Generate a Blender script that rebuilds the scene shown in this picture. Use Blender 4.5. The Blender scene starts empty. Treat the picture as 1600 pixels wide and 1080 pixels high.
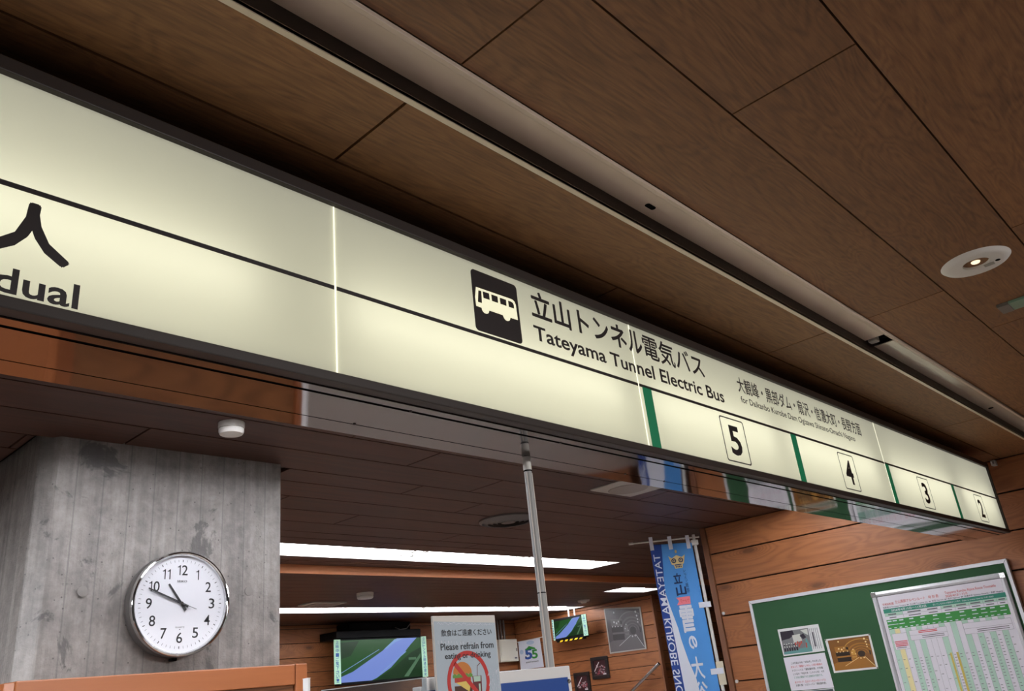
import bpy, bmesh, math, random
from mathutils import Vector, Matrix

random.seed(7)
S = bpy.context.scene
COL = S.collection
Z0 = 1.6                      # eye height of the photographer; geometry below is written relative to the eye

# ------------------------------------------------------------------ camera, world, exposure, big lights
cam_d = bpy.data.cameras.new('camera')
cam_d.sensor_width = 36.0
cam_d.lens = 1282.84 / 1600 * 36.0
cam_d.clip_start = 0.02
cam = bpy.data.objects.new('camera', cam_d)
COL.objects.link(cam)
RT = Vector((0.68498581, -0.72125505, -0.10288629))
DN = Vector((0.21729626, 0.33704555, -0.91606912))
FW = Vector((0.69539685, 0.60513754, 0.38759745))
m = Matrix.Identity(4)
for i in range(3):
    m[i][0], m[i][1], m[i][2] = RT[i], -DN[i], -FW[i]
m[2][3] = Z0
cam.matrix_world = m
S.camera = cam

S.view_settings.view_transform = 'Standard'
S.view_settings.look = 'None'
S.view_settings.gamma = 1.0
S.view_settings.use_curve_mapping = False
S.view_settings.exposure = 0.0

W = bpy.data.worlds.new('world')
S.world = W
W.use_nodes = True
W.node_tree.nodes['Background'].inputs[0].default_value = (1.0, 0.93, 0.86, 1)
W.node_tree.nodes['Background'].inputs[1].default_value = 0.06


def area(name, loc, size, power, col, rot=(0, 0, 0), spread=180):
    d = bpy.data.lights.new(name, 'AREA')
    d.shape = 'RECTANGLE'
    d.size, d.size_y = size
    d.energy = power
    d.color = col
    d.spread = math.radians(spread)
    o = bpy.data.objects.new(name, d)
    o.location = (loc[0], loc[1], loc[2] + Z0)
    o.rotation_euler = rot
    COL.objects.link(o)
    return o


area('front_fill', (2.3, -2.9, 0.96), (2.2, 0.22), 44, (1.0, 0.965, 0.95), (math.radians(62), 0, math.radians(10)), 85)  # added fill from behind the camera, brightens the notice and partition
area('pillar_fill', (-2.3, 3.3, 0.90), (0.25, 2.0), 46, (0.92, 0.96, 1.0), (0, math.radians(-55), 0), 70)  # added fill out of view, aimed at the pillar's left face


# ------------------------------------------------------------------ helpers
def lin(c):
    return tuple(((v / 255) / 12.92 if v / 255 <= 0.04045 else ((v / 255 + 0.055) / 1.055) ** 2.4) for v in c) + (1,)


def mat(name, rgb, rough=0.6, metal=0.0, emit=None, estr=1.0, spec=0.5):
    M = bpy.data.materials.new(name)
    M.use_nodes = True
    b = M.node_tree.nodes['Principled BSDF']
    b.inputs['Base Color'].default_value = lin(rgb)
    b.inputs['Roughness'].default_value = rough
    b.inputs['Metallic'].default_value = metal
    b.inputs['Specular IOR Level'].default_value = spec
    if emit:
        b.inputs['Emission Color'].default_value = lin(emit)
        b.inputs['Emission Strength'].default_value = estr
    return M


class NT:
    def __init__(self, M):
        self.t = M.node_tree
        self.n = self.t.nodes
        self.b = self.n['Principled BSDF']

    def add(self, typ, **kw):
        n = self.n.new(typ)
        for k, v in kw.items():
            if k in n.inputs:
                n.inputs[k].default_value = v
            else:
                setattr(n, k, v)
        return n

    def link(self, a, b):
        self.t.links.new(a, b)

    def math(self, op, a, b=None):
        n = self.n.new('ShaderNodeMath')
        n.operation = op
        for i, v in enumerate((a, b)):
            if v is None:
                continue
            if isinstance(v, (int, float)):
                n.inputs[i].default_value = v
            else:
                self.link(v, n.inputs[i])
        return n.outputs[0]

    def ramp(self, fac, stops):
        r = self.n.new('ShaderNodeValToRGB')
        e = r.color_ramp.elements
        e[0].position, e[0].color = stops[0]
        e[1].position, e[1].color = stops[-1]
        for p, c in stops[1:-1]:
            k = e.new(p)
            k.color = c
        self.link(fac, r.inputs[0])
        return r.outputs[0]

    def mix(self, fac, a, b, mode='MIX'):
        n = self.n.new('ShaderNodeMix')
        n.data_type = 'RGBA'
        n.blend_type = mode
        for sock, v in ((n.inputs[0], fac), (n.inputs[6], a), (n.inputs[7], b)):
            if hasattr(v, 'links') or hasattr(v, 'is_linked'):
                self.link(v, sock)
            else:
                sock.default_value = v
        return n.outputs[2]


def wood(name, light, dark, scale, rings=7.0, contrast=0.55, var=0.25, rough=0.5, bump=0.15, streak=(2, 60, 60), knot=0.0, fine=0.55):
    """Sawn or rotary-cut wood: contour lines of a stretched noise, fine streaks, a shade per plank."""
    M = mat(name, light, rough)
    T = NT(M)
    co = T.add('ShaderNodeTexCoord')
    geo = T.add('ShaderNodeNewGeometry')
    rnd = geo.outputs['Random Per Island']
    off = T.add('ShaderNodeCombineXYZ')
    T.link(T.math('MULTIPLY', rnd, 37.0), off.inputs[0])
    T.link(T.math('MULTIPLY', rnd, 91.0), off.inputs[1])
    T.link(T.math('MULTIPLY', rnd, 53.0), off.inputs[2])
    add = T.add('ShaderNodeVectorMath', operation='ADD')
    T.link(co.outputs['Object'], add.inputs[0])
    T.link(off.outputs[0], add.inputs[1])
    mp = T.add('ShaderNodeMapping')
    mp.inputs['Scale'].default_value = scale
    T.link(add.outputs[0], mp.inputs[0])
    n1 = T.add('ShaderNodeTexNoise', Scale=1.0, Detail=2.5, Roughness=0.5, Distortion=0.5)
    T.link(mp.outputs[0], n1.inputs['Vector'])
    hgt = n1.outputs[0]
    kd = None
    if knot:
        mk = T.add('ShaderNodeMapping')
        mk.inputs['Scale'].default_value = tuple(min(v, 2.4) for v in scale)
        T.link(add.outputs[0], mk.inputs[0])
        sw = T.add('ShaderNodeSeparateXYZ')
        T.link(mk.outputs[0], sw.inputs[0])
        cb = T.add('ShaderNodeCombineXYZ')
        T.link(sw.outputs[1 if scale[0] > scale[1] else 0], cb.inputs[0])
        T.link(sw.outputs[2], cb.inputs[1])
        vo_ = T.add('ShaderNodeTexVoronoi', Scale=1.7)
        vo_.voronoi_dimensions = '2D'
        T.link(cb.outputs[0], vo_.inputs['Vector'])
        kd = T.math('POWER', 2.718, T.math('MULTIPLY', T.math('POWER', T.math('MULTIPLY', vo_.outputs['Distance'], 1 / knot), 2.0), -1.0))
        hgt = T.math('ADD', hgt, T.math('MULTIPLY', kd, 0.40))
    c = T.math('MULTIPLY', hgt, rings * 6.283)
    c = T.math('SINE', c)
    c = T.math('MULTIPLY_ADD', c, 0.5)
    T.n[-1].inputs[2].default_value = 0.5
    c = T.math('POWER', c, 1.6)
    mp2 = T.add('ShaderNodeMapping')
    mp2.inputs['Scale'].default_value = streak
    T.link(add.outputs[0], mp2.inputs[0])
    n2 = T.add('ShaderNodeTexNoise', Scale=1.0, Detail=4.0, Roughness=0.65)
    T.link(mp2.outputs[0], n2.inputs['Vector'])
    n3 = T.add('ShaderNodeTexNoise', Scale=1.6, Detail=3.0)
    T.link(add.outputs[0], n3.inputs['Vector'])
    f = T.math('MULTIPLY', c, contrast)
    f = T.math('ADD', f, T.math('MULTIPLY', n2.outputs[0], fine))
    f = T.math('ADD', f, T.math('MULTIPLY', n3.outputs[0], 0.45))
    if kd:
        f = T.math('ADD', f, T.math('MULTIPLY', T.math('POWER', kd, 5.0), 0.75))
    f = T.math('SUBTRACT', f, 0.25 + (fine - 0.55) * 0.5)
    col = T.ramp(f, [(0.0, lin(light)), (1.0, lin(dark))])
    v = T.math('MULTIPLY_ADD', rnd, var)
    T.n[-1].inputs[2].default_value = 1.0 - var / 2
    vv = T.add('ShaderNodeCombineColor')
    for i in range(3):
        T.link(v, vv.inputs[i])
    col = T.mix(1.0, col, vv.outputs[0], 'MULTIPLY')
    T.link(col, T.b.inputs['Base Color'])
    bp = T.add('ShaderNodeBump', Strength=bump, Distance=0.004)
    T.link(f, bp.inputs['Height'])
    T.link(bp.outputs[0], T.b.inputs['Normal'])
    return M


def sub_vec(o):
    w = Vector((0, 0, 0))
    while o:
        w += Vector(o.location)
        o = o.parent
    return w


class MB:
    """Collects shapes, written in eye-relative metres, into one mesh."""

    def __init__(self):
        self.v = []
        self.f = []

    def add(self, vs, fs):
        k = len(self.v)
        self.v += [tuple(p) for p in vs]
        self.f += [tuple(i + k for i in f) for f in fs]
        return self

    def box(self, x0, x1, y0, y1, z0, z1):
        x0, x1 = sorted((x0, x1)); y0, y1 = sorted((y0, y1)); z0, z1 = sorted((z0, z1))
        vs = [(x, y, z) for z in (z0, z1) for y in (y0, y1) for x in (x0, x1)]
        return self.add(vs, [(0, 2, 3, 1), (4, 5, 7, 6), (0, 1, 5, 4), (2, 6, 7, 3), (0, 4, 6, 2), (1, 3, 7, 5)])

    def obox(self, P, a0, a1, b0, b1, c0, c1):
        """box in a plane frame: a along, b up, c out of the plane"""
        vs = [P(a, b, c) for c in (c0, c1) for b in (b0, b1) for a in (a0, a1)]
        return self.add(vs, [(0, 2, 3, 1), (4, 5, 7, 6), (0, 1, 5, 4), (2, 6, 7, 3), (0, 4, 6, 2), (1, 3, 7, 5)])

    def prism(self, poly, z0, z1):
        n = len(poly)
        vs = [(x, y, z0) for x, y in poly] + [(x, y, z1) for x, y in poly]
        fs = [tuple(range(n))[::-1], tuple(range(n, 2 * n))]
        fs += [(i, (i + 1) % n, n + (i + 1) % n, n + i) for i in range(n)]
        return self.add(vs, fs)

    def poly(self, P, pts, c=0.0):
        return self.add([P(a, b, c) for a, b in pts], [tuple(range(len(pts)))])

    def slab(self, P, pts, c0, c1):
        n = len(pts)
        vs = [P(a, b, c0) for a, b in pts] + [P(a, b, c1) for a, b in pts]
        fs = [tuple(range(n))[::-1], tuple(range(n, 2 * n))]
        fs += [(i, (i + 1) % n, n + (i + 1) % n, n + i) for i in range(n)]
        return self.add(vs, fs)

    def rect(self, P, a0, a1, b0, b1, c=0.0):
        return self.poly(P, [(a0, b0), (a1, b0), (a1, b1), (a0, b1)], c)

    def ell(self, P, a, b, ra, rb=None, c=0.0, n=40):
        rb = ra if rb is None else rb
        return self.poly(P, [(a + ra * math.cos(2 * math.pi * i / n), b + rb * math.sin(2 * math.pi * i / n)) for i in range(n)], c)

    def ring(self, P, a, b, r0, r1, c=0.0, n=48, sa=1.0, a0=0.0, a1=360.0):
        vs, fs = [], []
        full = abs(a1 - a0) > 359
        N = n if full else n + 1
        for i in range(N):
            t = math.radians(a0 + (a1 - a0) * i / n)
            for r in (r0, r1):
                vs.append(P(a + r * sa * math.cos(t), b + r * math.sin(t), c))
        for i in range(n):
            j = (i + 1) % N
            fs.append((2 * i, 2 * i + 1, 2 * j + 1, 2 * j))
        return self.add(vs, fs)

    def line(self, P, p, q, w, c=0.0):
        d = Vector((q[0] - p[0], q[1] - p[1]))
        d.normalize()
        nx, ny = -d.y * w / 2, d.x * w / 2
        return self.poly(P, [(p[0] + nx, p[1] + ny), (p[0] - nx, p[1] - ny), (q[0] - nx, q[1] - ny), (q[0] + nx, q[1] + ny)], c)

    def lathe(self, P, prof, n=48):
        """prof: (radius, out-of-plane) pairs around the frame's centre"""
        vs, fs = [], []
        for r, c in prof:
            for i in range(n):
                t = 2 * math.pi * i / n
                vs.append(P(r * math.cos(t), r * math.sin(t), c))
        for k in range(len(prof) - 1):
            for i in range(n):
                j = (i + 1) % n
                fs.append((k * n + i, k * n + j, (k + 1) * n + j, (k + 1) * n + i))
        if prof[0][0] > 1e-6:
            fs.append(tuple(range(n))[::-1])
        if prof[-1][0] > 1e-6:
            fs.append(tuple(range((len(prof) - 1) * n, len(prof) * n)))
        return self.add(vs, fs)

    def tube(self, p, q, r, n=16, r2=None):
        p, q = Vector(p), Vector(q)
        d = (q - p).normalized()
        a = d.orthogonal().normalized()
        b = d.cross(a)
        r2 = r if r2 is None else r2
        vs = []
        for c, rr in ((p, r), (q, r2)):
            for i in range(n):
                t = 2 * math.pi * i / n
                vs.append(c + a * rr * math.cos(t) + b * rr * math.sin(t))
        fs = [(i, (i + 1) % n, n + (i + 1) % n, n + i) for i in range(n)]
        fs += [tuple(range(n))[::-1], tuple(range(n, 2 * n))]
        return self.add(vs, fs)

    def text(self, P, s, a0, a1, b0, b1, c=0.0, bold=0.0, mirror=False, keep=False, rot=0):
        """lettering stretched into the rectangle a0..a1, b0..b1 (keep: natural width, centred)"""
        vs, fs = glyphs(s, bold)
        if rot:
            vs = [(-y, x, e) if rot == 90 else (y, -x, e) for x, y, e in vs]
        xs = [p[0] for p in vs]
        ys = [p[1] for p in vs]
        x0, x1, y0, y1 = min(xs), max(xs), min(ys), max(ys)
        sy = (b1 - b0) / max(1e-6, y1 - y0)
        sx = (a1 - a0) / max(1e-6, x1 - x0)
        if keep:
            sx = min(sx, sy)
            mid = (a0 + a1) / 2
            a0, a1 = mid - sx * (x1 - x0) / 2, mid + sx * (x1 - x0) / 2
        out = []
        for x, y, e in vs:
            a = a0 + (x - x0) * sx
            if mirror:
                a = a0 + a1 - a
            out.append(P(a, b0 + (y - y0) * sy, c + e))
        return self.add(out, fs)

    def build(self, name, M, parent=None, smooth=False, bevel=0.0, kind=None, seg=2):
        if parent is None:
            xs = [p[0] for p in self.v]; ys = [p[1] for p in self.v]; zs = [p[2] for p in self.v]
            o0 = Vector(((min(xs) + max(xs)) / 2, (min(ys) + max(ys)) / 2, min(zs)))
            base = o0
        else:
            base = sub_vec(parent) - Vector((0, 0, Z0))
        me = bpy.data.meshes.new(name)
        me.from_pydata([tuple(Vector(p) - base) for p in self.v], [], self.f)
        me.update()
        o = bpy.data.objects.new(name, me)
        COL.objects.link(o)
        if parent is None:
            o.location = base + Vector((0, 0, Z0))
        else:
            o.parent = parent
        me.materials.append(M)
        if smooth:
            for p in me.polygons:
                p.use_smooth = True
            me.set_sharp_from_angle(angle=math.radians(35))
        if bevel:
            b = o.modifiers.new('bevel', 'BEVEL')
            b.width = bevel
            b.segments = seg
            b.limit_method = 'ANGLE'
        if kind:
            o['kind'] = kind
        return o


_gl = {}


def glyphs(s, bold):
    k = (s, bold)
    if k not in _gl:
        cu = bpy.data.curves.new('lettering', 'FONT')
        cu.body = s
        cu.size = 1.0
        cu.fill_mode = 'FRONT'
        cu.resolution_u = 3
        cjk = any(ord(ch) > 0x2E80 for ch in s)
        cu.offset = 0.0 if cjk else bold
        ob = bpy.data.objects.new('lettering', cu)
        COL.objects.link(ob)
        dg = bpy.context.evaluated_depsgraph_get()
        dg.update()
        me = bpy.data.meshes.new_from_object(ob.evaluated_get(dg))
        gv, gf = [(v.co.x, v.co.y, 0.0) for v in me.vertices], [tuple(p.vertices) for p in me.polygons]
        if cjk and bold:                       # a heavier stroke: the same glyph laid a hair to each side
            base_v, base_f = gv, gf
            gv, gf, lay = [], [], 0
            for dx, dy in ((0, 0), (1, 0), (-1, 0), (0, 1), (0, -1), (.7, .7), (-.7, .7), (.7, -.7), (-.7, -.7)):
                k0 = len(gv)
                gv += [(x_ + dx * bold, y_ + dy * bold, lay * 2.5e-5) for x_, y_, _ in base_v]
                lay += 1
                gf += [tuple(i + k0 for i in f) for f in base_f]
        _gl[k] = (gv, gf)
        bpy.data.objects.remove(ob)
        bpy.data.curves.remove(cu)
        bpy.data.meshes.remove(me)
    return _gl[k]


def thing(name, label, cat, loc, group=None):
    o = bpy.data.objects.new(name, None)
    o.empty_display_size = 0.05
    o.location = (loc[0], loc[1], loc[2] + Z0)
    COL.objects.link(o)
    return tag(o, label, cat, group)


def tag(o, label, cat, group=None):
    o['label'] = label
    o['category'] = cat
    if group:
        o['group'] = group
    return o


def plane(o, a, b):
    o, a, b = Vector(o), Vector(a).normalized(), Vector(b).normalized()
    n = a.cross(b)
    return lambda x, y, c=0.0: o + a * x + b * y + n * c


def wallR(x):                 # a wall seen with its normal towards -X; first coordinate is world y
    return lambda y, z, c=0.0: Vector((x - c, y, z))


def wallB(y0):                # normal towards -Y; first coordinate is world x
    return lambda x, z, c=0.0: Vector((x, y0 - c, z))


def down(x0, y0, z0):         # a ceiling spot, c points down
    return lambda a, b, c=0.0: Vector((x0 + a, y0 - b, z0 - c))


# ------------------------------------------------------------------ materials
M = {}
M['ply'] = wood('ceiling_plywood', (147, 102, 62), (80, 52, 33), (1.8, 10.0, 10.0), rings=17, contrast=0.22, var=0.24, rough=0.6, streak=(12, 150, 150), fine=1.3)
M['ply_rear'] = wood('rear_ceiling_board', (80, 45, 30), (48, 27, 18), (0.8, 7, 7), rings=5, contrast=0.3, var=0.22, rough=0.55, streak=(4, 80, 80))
M['cedar'] = wood('cedar_plank_right', (178, 112, 66), (106, 63, 36), (5.0, 0.8, 6.5), rings=15, contrast=0.24, var=0.16, rough=0.5, streak=(60, 3, 90), knot=0.19)
M['cedar_x'] = wood('cedar_plank_back', (164, 103, 60), (98, 58, 33), (0.9, 5.0, 6.0), rings=14, contrast=0.24, var=0.22, rough=0.5, streak=(3, 60, 90), knot=0.2)
M['trimwood'] = wood('trim_timber', (150, 98, 66), (110, 68, 46), (9, 9, 1.0), rings=3, contrast=0.3, var=0.1, streak=(60, 60, 3))
M['fascia'] = wood('lit_fascia_timber', (226, 150, 100), (196, 122, 78), (1, 9, 9), rings=3, contrast=0.3, var=0.1, streak=(3, 60, 60))  # timber lightened: the trough's glow is put into its colour
M['orange'] = wood('casing_timber', (164, 98, 56), (146, 82, 44), (0.8, 6, 12), rings=3, contrast=0.2, var=0.06, rough=0.4, streak=(3, 40, 70), bump=0.03)
M['orange_panel'] = wood('casing_panel_timber', (160, 106, 64), (104, 62, 36), (0.7, 3, 6.0), rings=14, contrast=0.5, var=0.05, rough=0.4, streak=(3, 60, 60), bump=0.03)
M['black'] = mat('black_void', (9, 8, 8), 0.9, spec=0.1)
M['slab'] = mat('slab_concrete', (60, 56, 54), 0.9)
M['brown_metal'] = mat('dark_brown_metal', (48, 38, 34), 0.5, 0.0)
M['floor'] = mat('floor_tile', (168, 160, 152), 0.4)
M['white'] = mat('white_plastic', (225, 222, 216), 0.4)
M['whitepaint'] = mat('white_enamel', (235, 235, 235), 0.35)
M['greyplastic'] = mat('grey_plastic', (175, 170, 162), 0.5)
M['beige_metal'] = mat('beige_duct_metal', (208, 188, 170), 0.42)
M['beige_gloss'] = mat('beige_duct_cover', (196, 184, 170), 0.18)
M['flange'] = mat('duct_flange_metal', (224, 208, 186), 0.35)
M['ink'] = mat('sign_ink', (40, 34, 36), 0.45)
M['green_ink'] = mat('green_bar_ink', (20, 104, 70), 0.45, emit=(16, 96, 64), estr=0.55)  # emission stands in for backlight coming through the bars
M['chrome'] = mat('chrome', (215, 215, 215), 0.08, 1.0)
M['steel'] = mat('brushed_steel', (190, 188, 186), 0.25, 1.0)
M['alu'] = mat('aluminium', (228, 228, 232), 0.35, 0.2)
M['dialwhite'] = mat('dial_white', (240, 240, 246), 0.4)
M['casedark'] = mat('clock_case_grey', (84, 80, 78), 0.4, 0.3)
M['handgrey'] = mat('hand_grey', (62, 62, 64), 0.4)
M['numeral'] = mat('numeral_black', (34, 34, 38), 0.5)
M['green'] = mat('green_felt', (42, 84, 51), 0.85)
M['paper'] = mat('white_paper', (242, 238, 246), 0.6)
M['red'] = mat('red_print', (205, 52, 58), 0.6)
M['redring'] = mat('red_ring_print', (206, 50, 46), 0.5)
M['blackprint'] = mat('black_print', (36, 36, 40), 0.6)
M['greyprint'] = mat('grey_print', (110, 108, 114), 0.6)
M['teal'] = mat('teal_print', (44, 136, 112), 0.6)
M['tgreen'] = mat('green_print', (50, 142, 58), 0.6)
M['mint'] = mat('mint_print', (190, 222, 204), 0.6)
M['yellow'] = mat('yellow_print', (248, 236, 178), 0.6)
M['ochre'] = mat('ochre_print', (206, 186, 88), 0.6)
M['blueprint'] = mat('blue_print', (44, 82, 160), 0.4)
M['hazard_y'] = mat('hazard_yellow', (246, 206, 40), 0.5)
M['flagblue'] = mat('banner_sky_blue', (78, 146, 216), 0.8)
M['flagblue2'] = mat('banner_mid_blue', (66, 140, 220), 0.8)
M['flagnavy'] = mat('banner_navy', (34, 66, 146), 0.8)
M['flagwhite'] = mat('banner_white', (232, 236, 248), 0.8)
M['navyprint'] = mat('banner_dark_print', (28, 48, 92), 0.8)
M['pink'] = mat('banner_pink', (240, 130, 140), 0.8)
M['gold'] = mat('banner_gold', (226, 200, 140), 0.8)
M['tape'] = mat('translucent_tape', (224, 214, 190), 0.6)
M['cream'] = mat('cream_enamel', (226, 222, 206), 0.4)
M['vinyl'] = mat('grey_vinyl_wrap', (168, 168, 166), 0.5)
M['clearedge'] = mat('pale_wrap_edge', (214, 206, 196), 0.4)
M['tvblack'] = mat('tv_bezel', (14, 14, 15), 0.6, spec=0.15)
M['laminate'] = mat('laminated_sheet', (192, 206, 218), 0.3)
M['stripgreen'] = mat('sticker_pale_green', (176, 220, 190), 0.6)
M['stripink'] = mat('sticker_blue_ink', (40, 84, 150), 0.6)
M['frameblack'] = mat('picture_frame_black', (40, 36, 36), 0.35)
M['conduit'] = mat('grey_conduit', (120, 114, 108), 0.5)
M['tube'] = mat('fluorescent_tube', (255, 255, 255), 0.4, emit=(248, 249, 255), estr=25.0)
M['trough'] = mat('trough_reflector', (245, 245, 245), 0.4)


def glass(name, tint=(1, 1, 1, 1), gl=0.06, rough=0.02, haze=0.0):
    A = bpy.data.materials.new(name)
    A.use_nodes = True
    t = A.node_tree
    t.nodes.clear()
    o = t.nodes.new('ShaderNodeOutputMaterial')
    tr = t.nodes.new('ShaderNodeBsdfTransparent')
    tr.inputs[0].default_value = tint
    g = t.nodes.new('ShaderNodeBsdfGlossy')
    g.inputs['Roughness'].default_value = rough
    mx = t.nodes.new('ShaderNodeMixShader')
    lw = t.nodes.new('ShaderNodeLayerWeight')
    pw = t.nodes.new('ShaderNodeMath')
    pw.operation = 'POWER'
    pw.inputs[1].default_value = 5.0
    ma = t.nodes.new('ShaderNodeMath')
    ma.operation = 'MULTIPLY_ADD'
    ma.inputs[1].default_value = 0.7
    ma.inputs[2].default_value = 0.03
    t.links.new(lw.outputs['Facing'], pw.inputs[0])
    t.links.new(pw.outputs[0], ma.inputs[0])
    t.links.new(ma.outputs[0], mx.inputs[0])
    t.links.new(tr.outputs[0], mx.inputs[1])
    t.links.new(g.outputs[0], mx.inputs[2])
    last = mx.outputs[0]
    if haze:
        d = t.nodes.new('ShaderNodeBsdfDiffuse')
        d.inputs[0].default_value = (0.8, 0.85, 0.9, 1)
        m2 = t.nodes.new('ShaderNodeMixShader')
        m2.inputs[0].default_value = haze
        t.links.new(last, m2.inputs[1])
        t.links.new(d.outputs[0], m2.inputs[2])
        last = m2.outputs[0]
    t.links.new(last, o.inputs[0])
    return A


M['glass'] = glass('clock_glass')
M['acrylic'] = glass('clear_acrylic', (0.86, 0.90, 0.92, 1), haze=0.05)

# opal sign panel: lit from inside by tubes
A = bpy.data.materials.new('opal_sign_panel')
A.use_nodes = True
t = A.node_tree
t.nodes.clear()
out = t.nodes.new('ShaderNodeOutputMaterial')
tl = t.nodes.new('ShaderNodeBsdfTranslucent')
tl.inputs[0].default_value = (0.86, 0.86, 0.775, 1)
em = t.nodes.new('ShaderNodeEmission')
em.inputs[0].default_value = (1.0, 0.98, 0.86, 1)
em.inputs[1].default_value = 0.12
ad = t.nodes.new('ShaderNodeAddShader')
t.links.new(tl.outputs[0], ad.inputs[0])
t.links.new(em.outputs[0], ad.inputs[1])
t.links.new(ad.outputs[0], out.inputs[0])
M['opal'] = A
M['signtube'] = mat('sign_tube', (255, 255, 255), 0.4, emit=(255, 252, 240), estr=3.8)
M['signwhite'] = mat('sign_box_lining', (205, 203, 195), 0.6)
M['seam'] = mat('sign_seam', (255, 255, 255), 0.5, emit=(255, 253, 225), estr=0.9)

# polished plate under the sign, very slightly wavy
A = mat('polished_plate', (126, 119, 118), 0.06, 1.0)
T = NT(A)
co = T.add('ShaderNodeTexCoord')
n = T.add('ShaderNodeTexNoise', Scale=3.0, Detail=1.0)
T.link(co.outputs['Object'], n.inputs['Vector'])
b = T.add('ShaderNodeBump', Strength=0.25, Distance=0.01)
T.link(n.outputs[0], b.inputs['Height'])
T.link(b.outputs[0], T.b.inputs['Normal'])
M['mirror'] = A

# board-marked concrete
A = mat('board_marked_concrete', (150, 147, 144), 0.5)
T = NT(A)
co = T.add('ShaderNodeTexCoord')
mpg = T.add('ShaderNodeMapping')
mpg.inputs['Scale'].default_value = (26, 26, 1.6)
T.link(co.outputs['Object'], mpg.inputs[0])
ns = T.add('ShaderNodeTexNoise', Scale=1.0, Detail=5.0, Roughness=0.6)
T.link(mpg.outputs[0], ns.inputs['Vector'])
nb = T.add('ShaderNodeTexNoise', Scale=4.2, Detail=6.0, Roughness=0.64, Distortion=0.5)
T.link(co.outputs['Object'], nb.inputs['Vector'])
nm = T.add('ShaderNodeTexNoise', Scale=11.0, Detail=5.0, Roughness=0.68, Distortion=0.3)
T.link(co.outputs['Object'], nm.inputs['Vector'])
T.link(co.outputs['Object'], nb.inputs['Vector'])
nf = T.add('ShaderNodeTexNoise', Scale=38.0, Detail=4.0, Roughness=0.7)
T.link(co.outputs['Object'], nf.inputs['Vector'])
# patches of dark laitance
patch = T.ramp(nb.outputs[0], [(0.0, (0, 0, 0, 1)), (0.60, (0, 0, 0, 1)), (0.63, (1, 1, 1, 1)), (1.0, (1, 1, 1, 1))])
base = T.ramp(T.math('ADD', T.math('ADD', T.math('MULTIPLY', ns.outputs[0], 0.40), T.math('MULTIPLY', nm.outputs[0], 0.38)), T.math('MULTIPLY', nf.outputs[0], 0.22)),
              [(0.28, lin((82, 78, 76))), (0.5, lin((131, 125, 121))), (0.75, lin((172, 165, 159)))])
c1 = T.mix(T.math('MULTIPLY', patch, 0.75), base, lin((76, 73, 72)))
# board joints: a dark line every 92 mm across the face
sp = T.add('ShaderNodeSeparateXYZ')
T.link(co.outputs['Object'], sp.inputs[0])
fx = T.math('FRACT', T.math('MULTIPLY', T.math('ADD', sp.outputs[0], T.math('MULTIPLY', sp.outputs[1], 0.73)), 10.9))
jl = T.math('LESS_THAN', T.math('ABSOLUTE', T.math('SUBTRACT', fx, 0.5)), 0.028)
c2 = T.mix(T.math('MULTIPLY', jl, 0.4), c1, lin((84, 82, 82)))
# pits
vo = T.add('ShaderNodeTexVoronoi', Scale=30.0)
T.link(co.outputs['Object'], vo.inputs['Vector'])
pit = T.math('LESS_THAN', vo.outputs['Distance'], 0.085)
c3 = T.mix(T.math('MULTIPLY', pit, 0.7), c2, lin((62, 58, 58)))
T.link(c3, T.b.inputs['Base Color'])
hb = T.math('ADD', T.math('MULTIPLY', ns.outputs[0], 1.0), T.math('ADD', nf.outputs[0], T.math('MULTIPLY', pit, -0.6)))
b = T.add('ShaderNodeBump', Strength=0.35, Distance=0.01)
T.link(hb, b.inputs['Height'])
T.link(b.outputs[0], T.b.inputs['Normal'])
M['concrete'] = A


def screen_mat(name, rgb, s=1.0):
    return mat(name, (5, 5, 5), 0.3, emit=rgb, estr=s)


M['sc_green'] = screen_mat('screen_green', (28, 74, 30))
M['sc_dark'] = screen_mat('screen_dark_green', (14, 48, 18))
M['sc_blue'] = screen_mat('screen_blue', (112, 134, 204))
M['sc_pale'] = screen_mat('screen_pale', (120, 154, 204))
M['sc_grey'] = screen_mat('screen_grey_green', (74, 108, 80))

# ------------------------------------------------------------------ setting
XL, YF, H = -4.0, -3.0, 1.0      # left end, front end, ceiling height above the eye
XW = 5.65                        # plank wall on the right
MB().box(XL, 12.0, YF, 8.6, -1.75, -1.6).build('floor', M['floor'], kind='structure')
MB().box(XL, 12.0, YF, 8.6, 1.15, 1.3).build('ceiling_slab', M['slab'], kind='structure')


def planks(mb, rows, x0, x1, z0, z1, joint0, jl=1.82, gap=0.004, holes=()):
    for r, (ya, yb) in enumerate(rows):
        cuts = [x0, x1]
        x = joint0[r % len(joint0)]
        while x > x0:
            x -= jl
        while x < x1:
            if x > x0:
                cuts.append(x)
            x += jl
        cuts = sorted(cuts)
        for a, b in zip(cuts, cuts[1:]):
            segs = [(a, b)]
            for hx0, hx1, hy0, hy1 in holes:
                if ya >= hy0 - 0.002 and yb <= hy1 + 0.002:
                    ns_ = []
                    for s0, s1 in segs:
                        if hx0 > s0:
                            ns_.append((s0, min(s1, hx0)))
                        if hx1 < s1:
                            ns_.append((max(s0, hx1), s1))
                        if hx0 >= s1 or hx1 <= s0:
                            ns_ = ns_ if (s0, s1) in ns_ else ns_
                    segs = [s for s in ns_ if s[1] - s[0] > 0.01]
            for s0, s1 in segs:
                mb.box(s0 + gap / 2, s1 - gap / 2, ya + gap / 2, yb - gap / 2, z0, z1)


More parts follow.
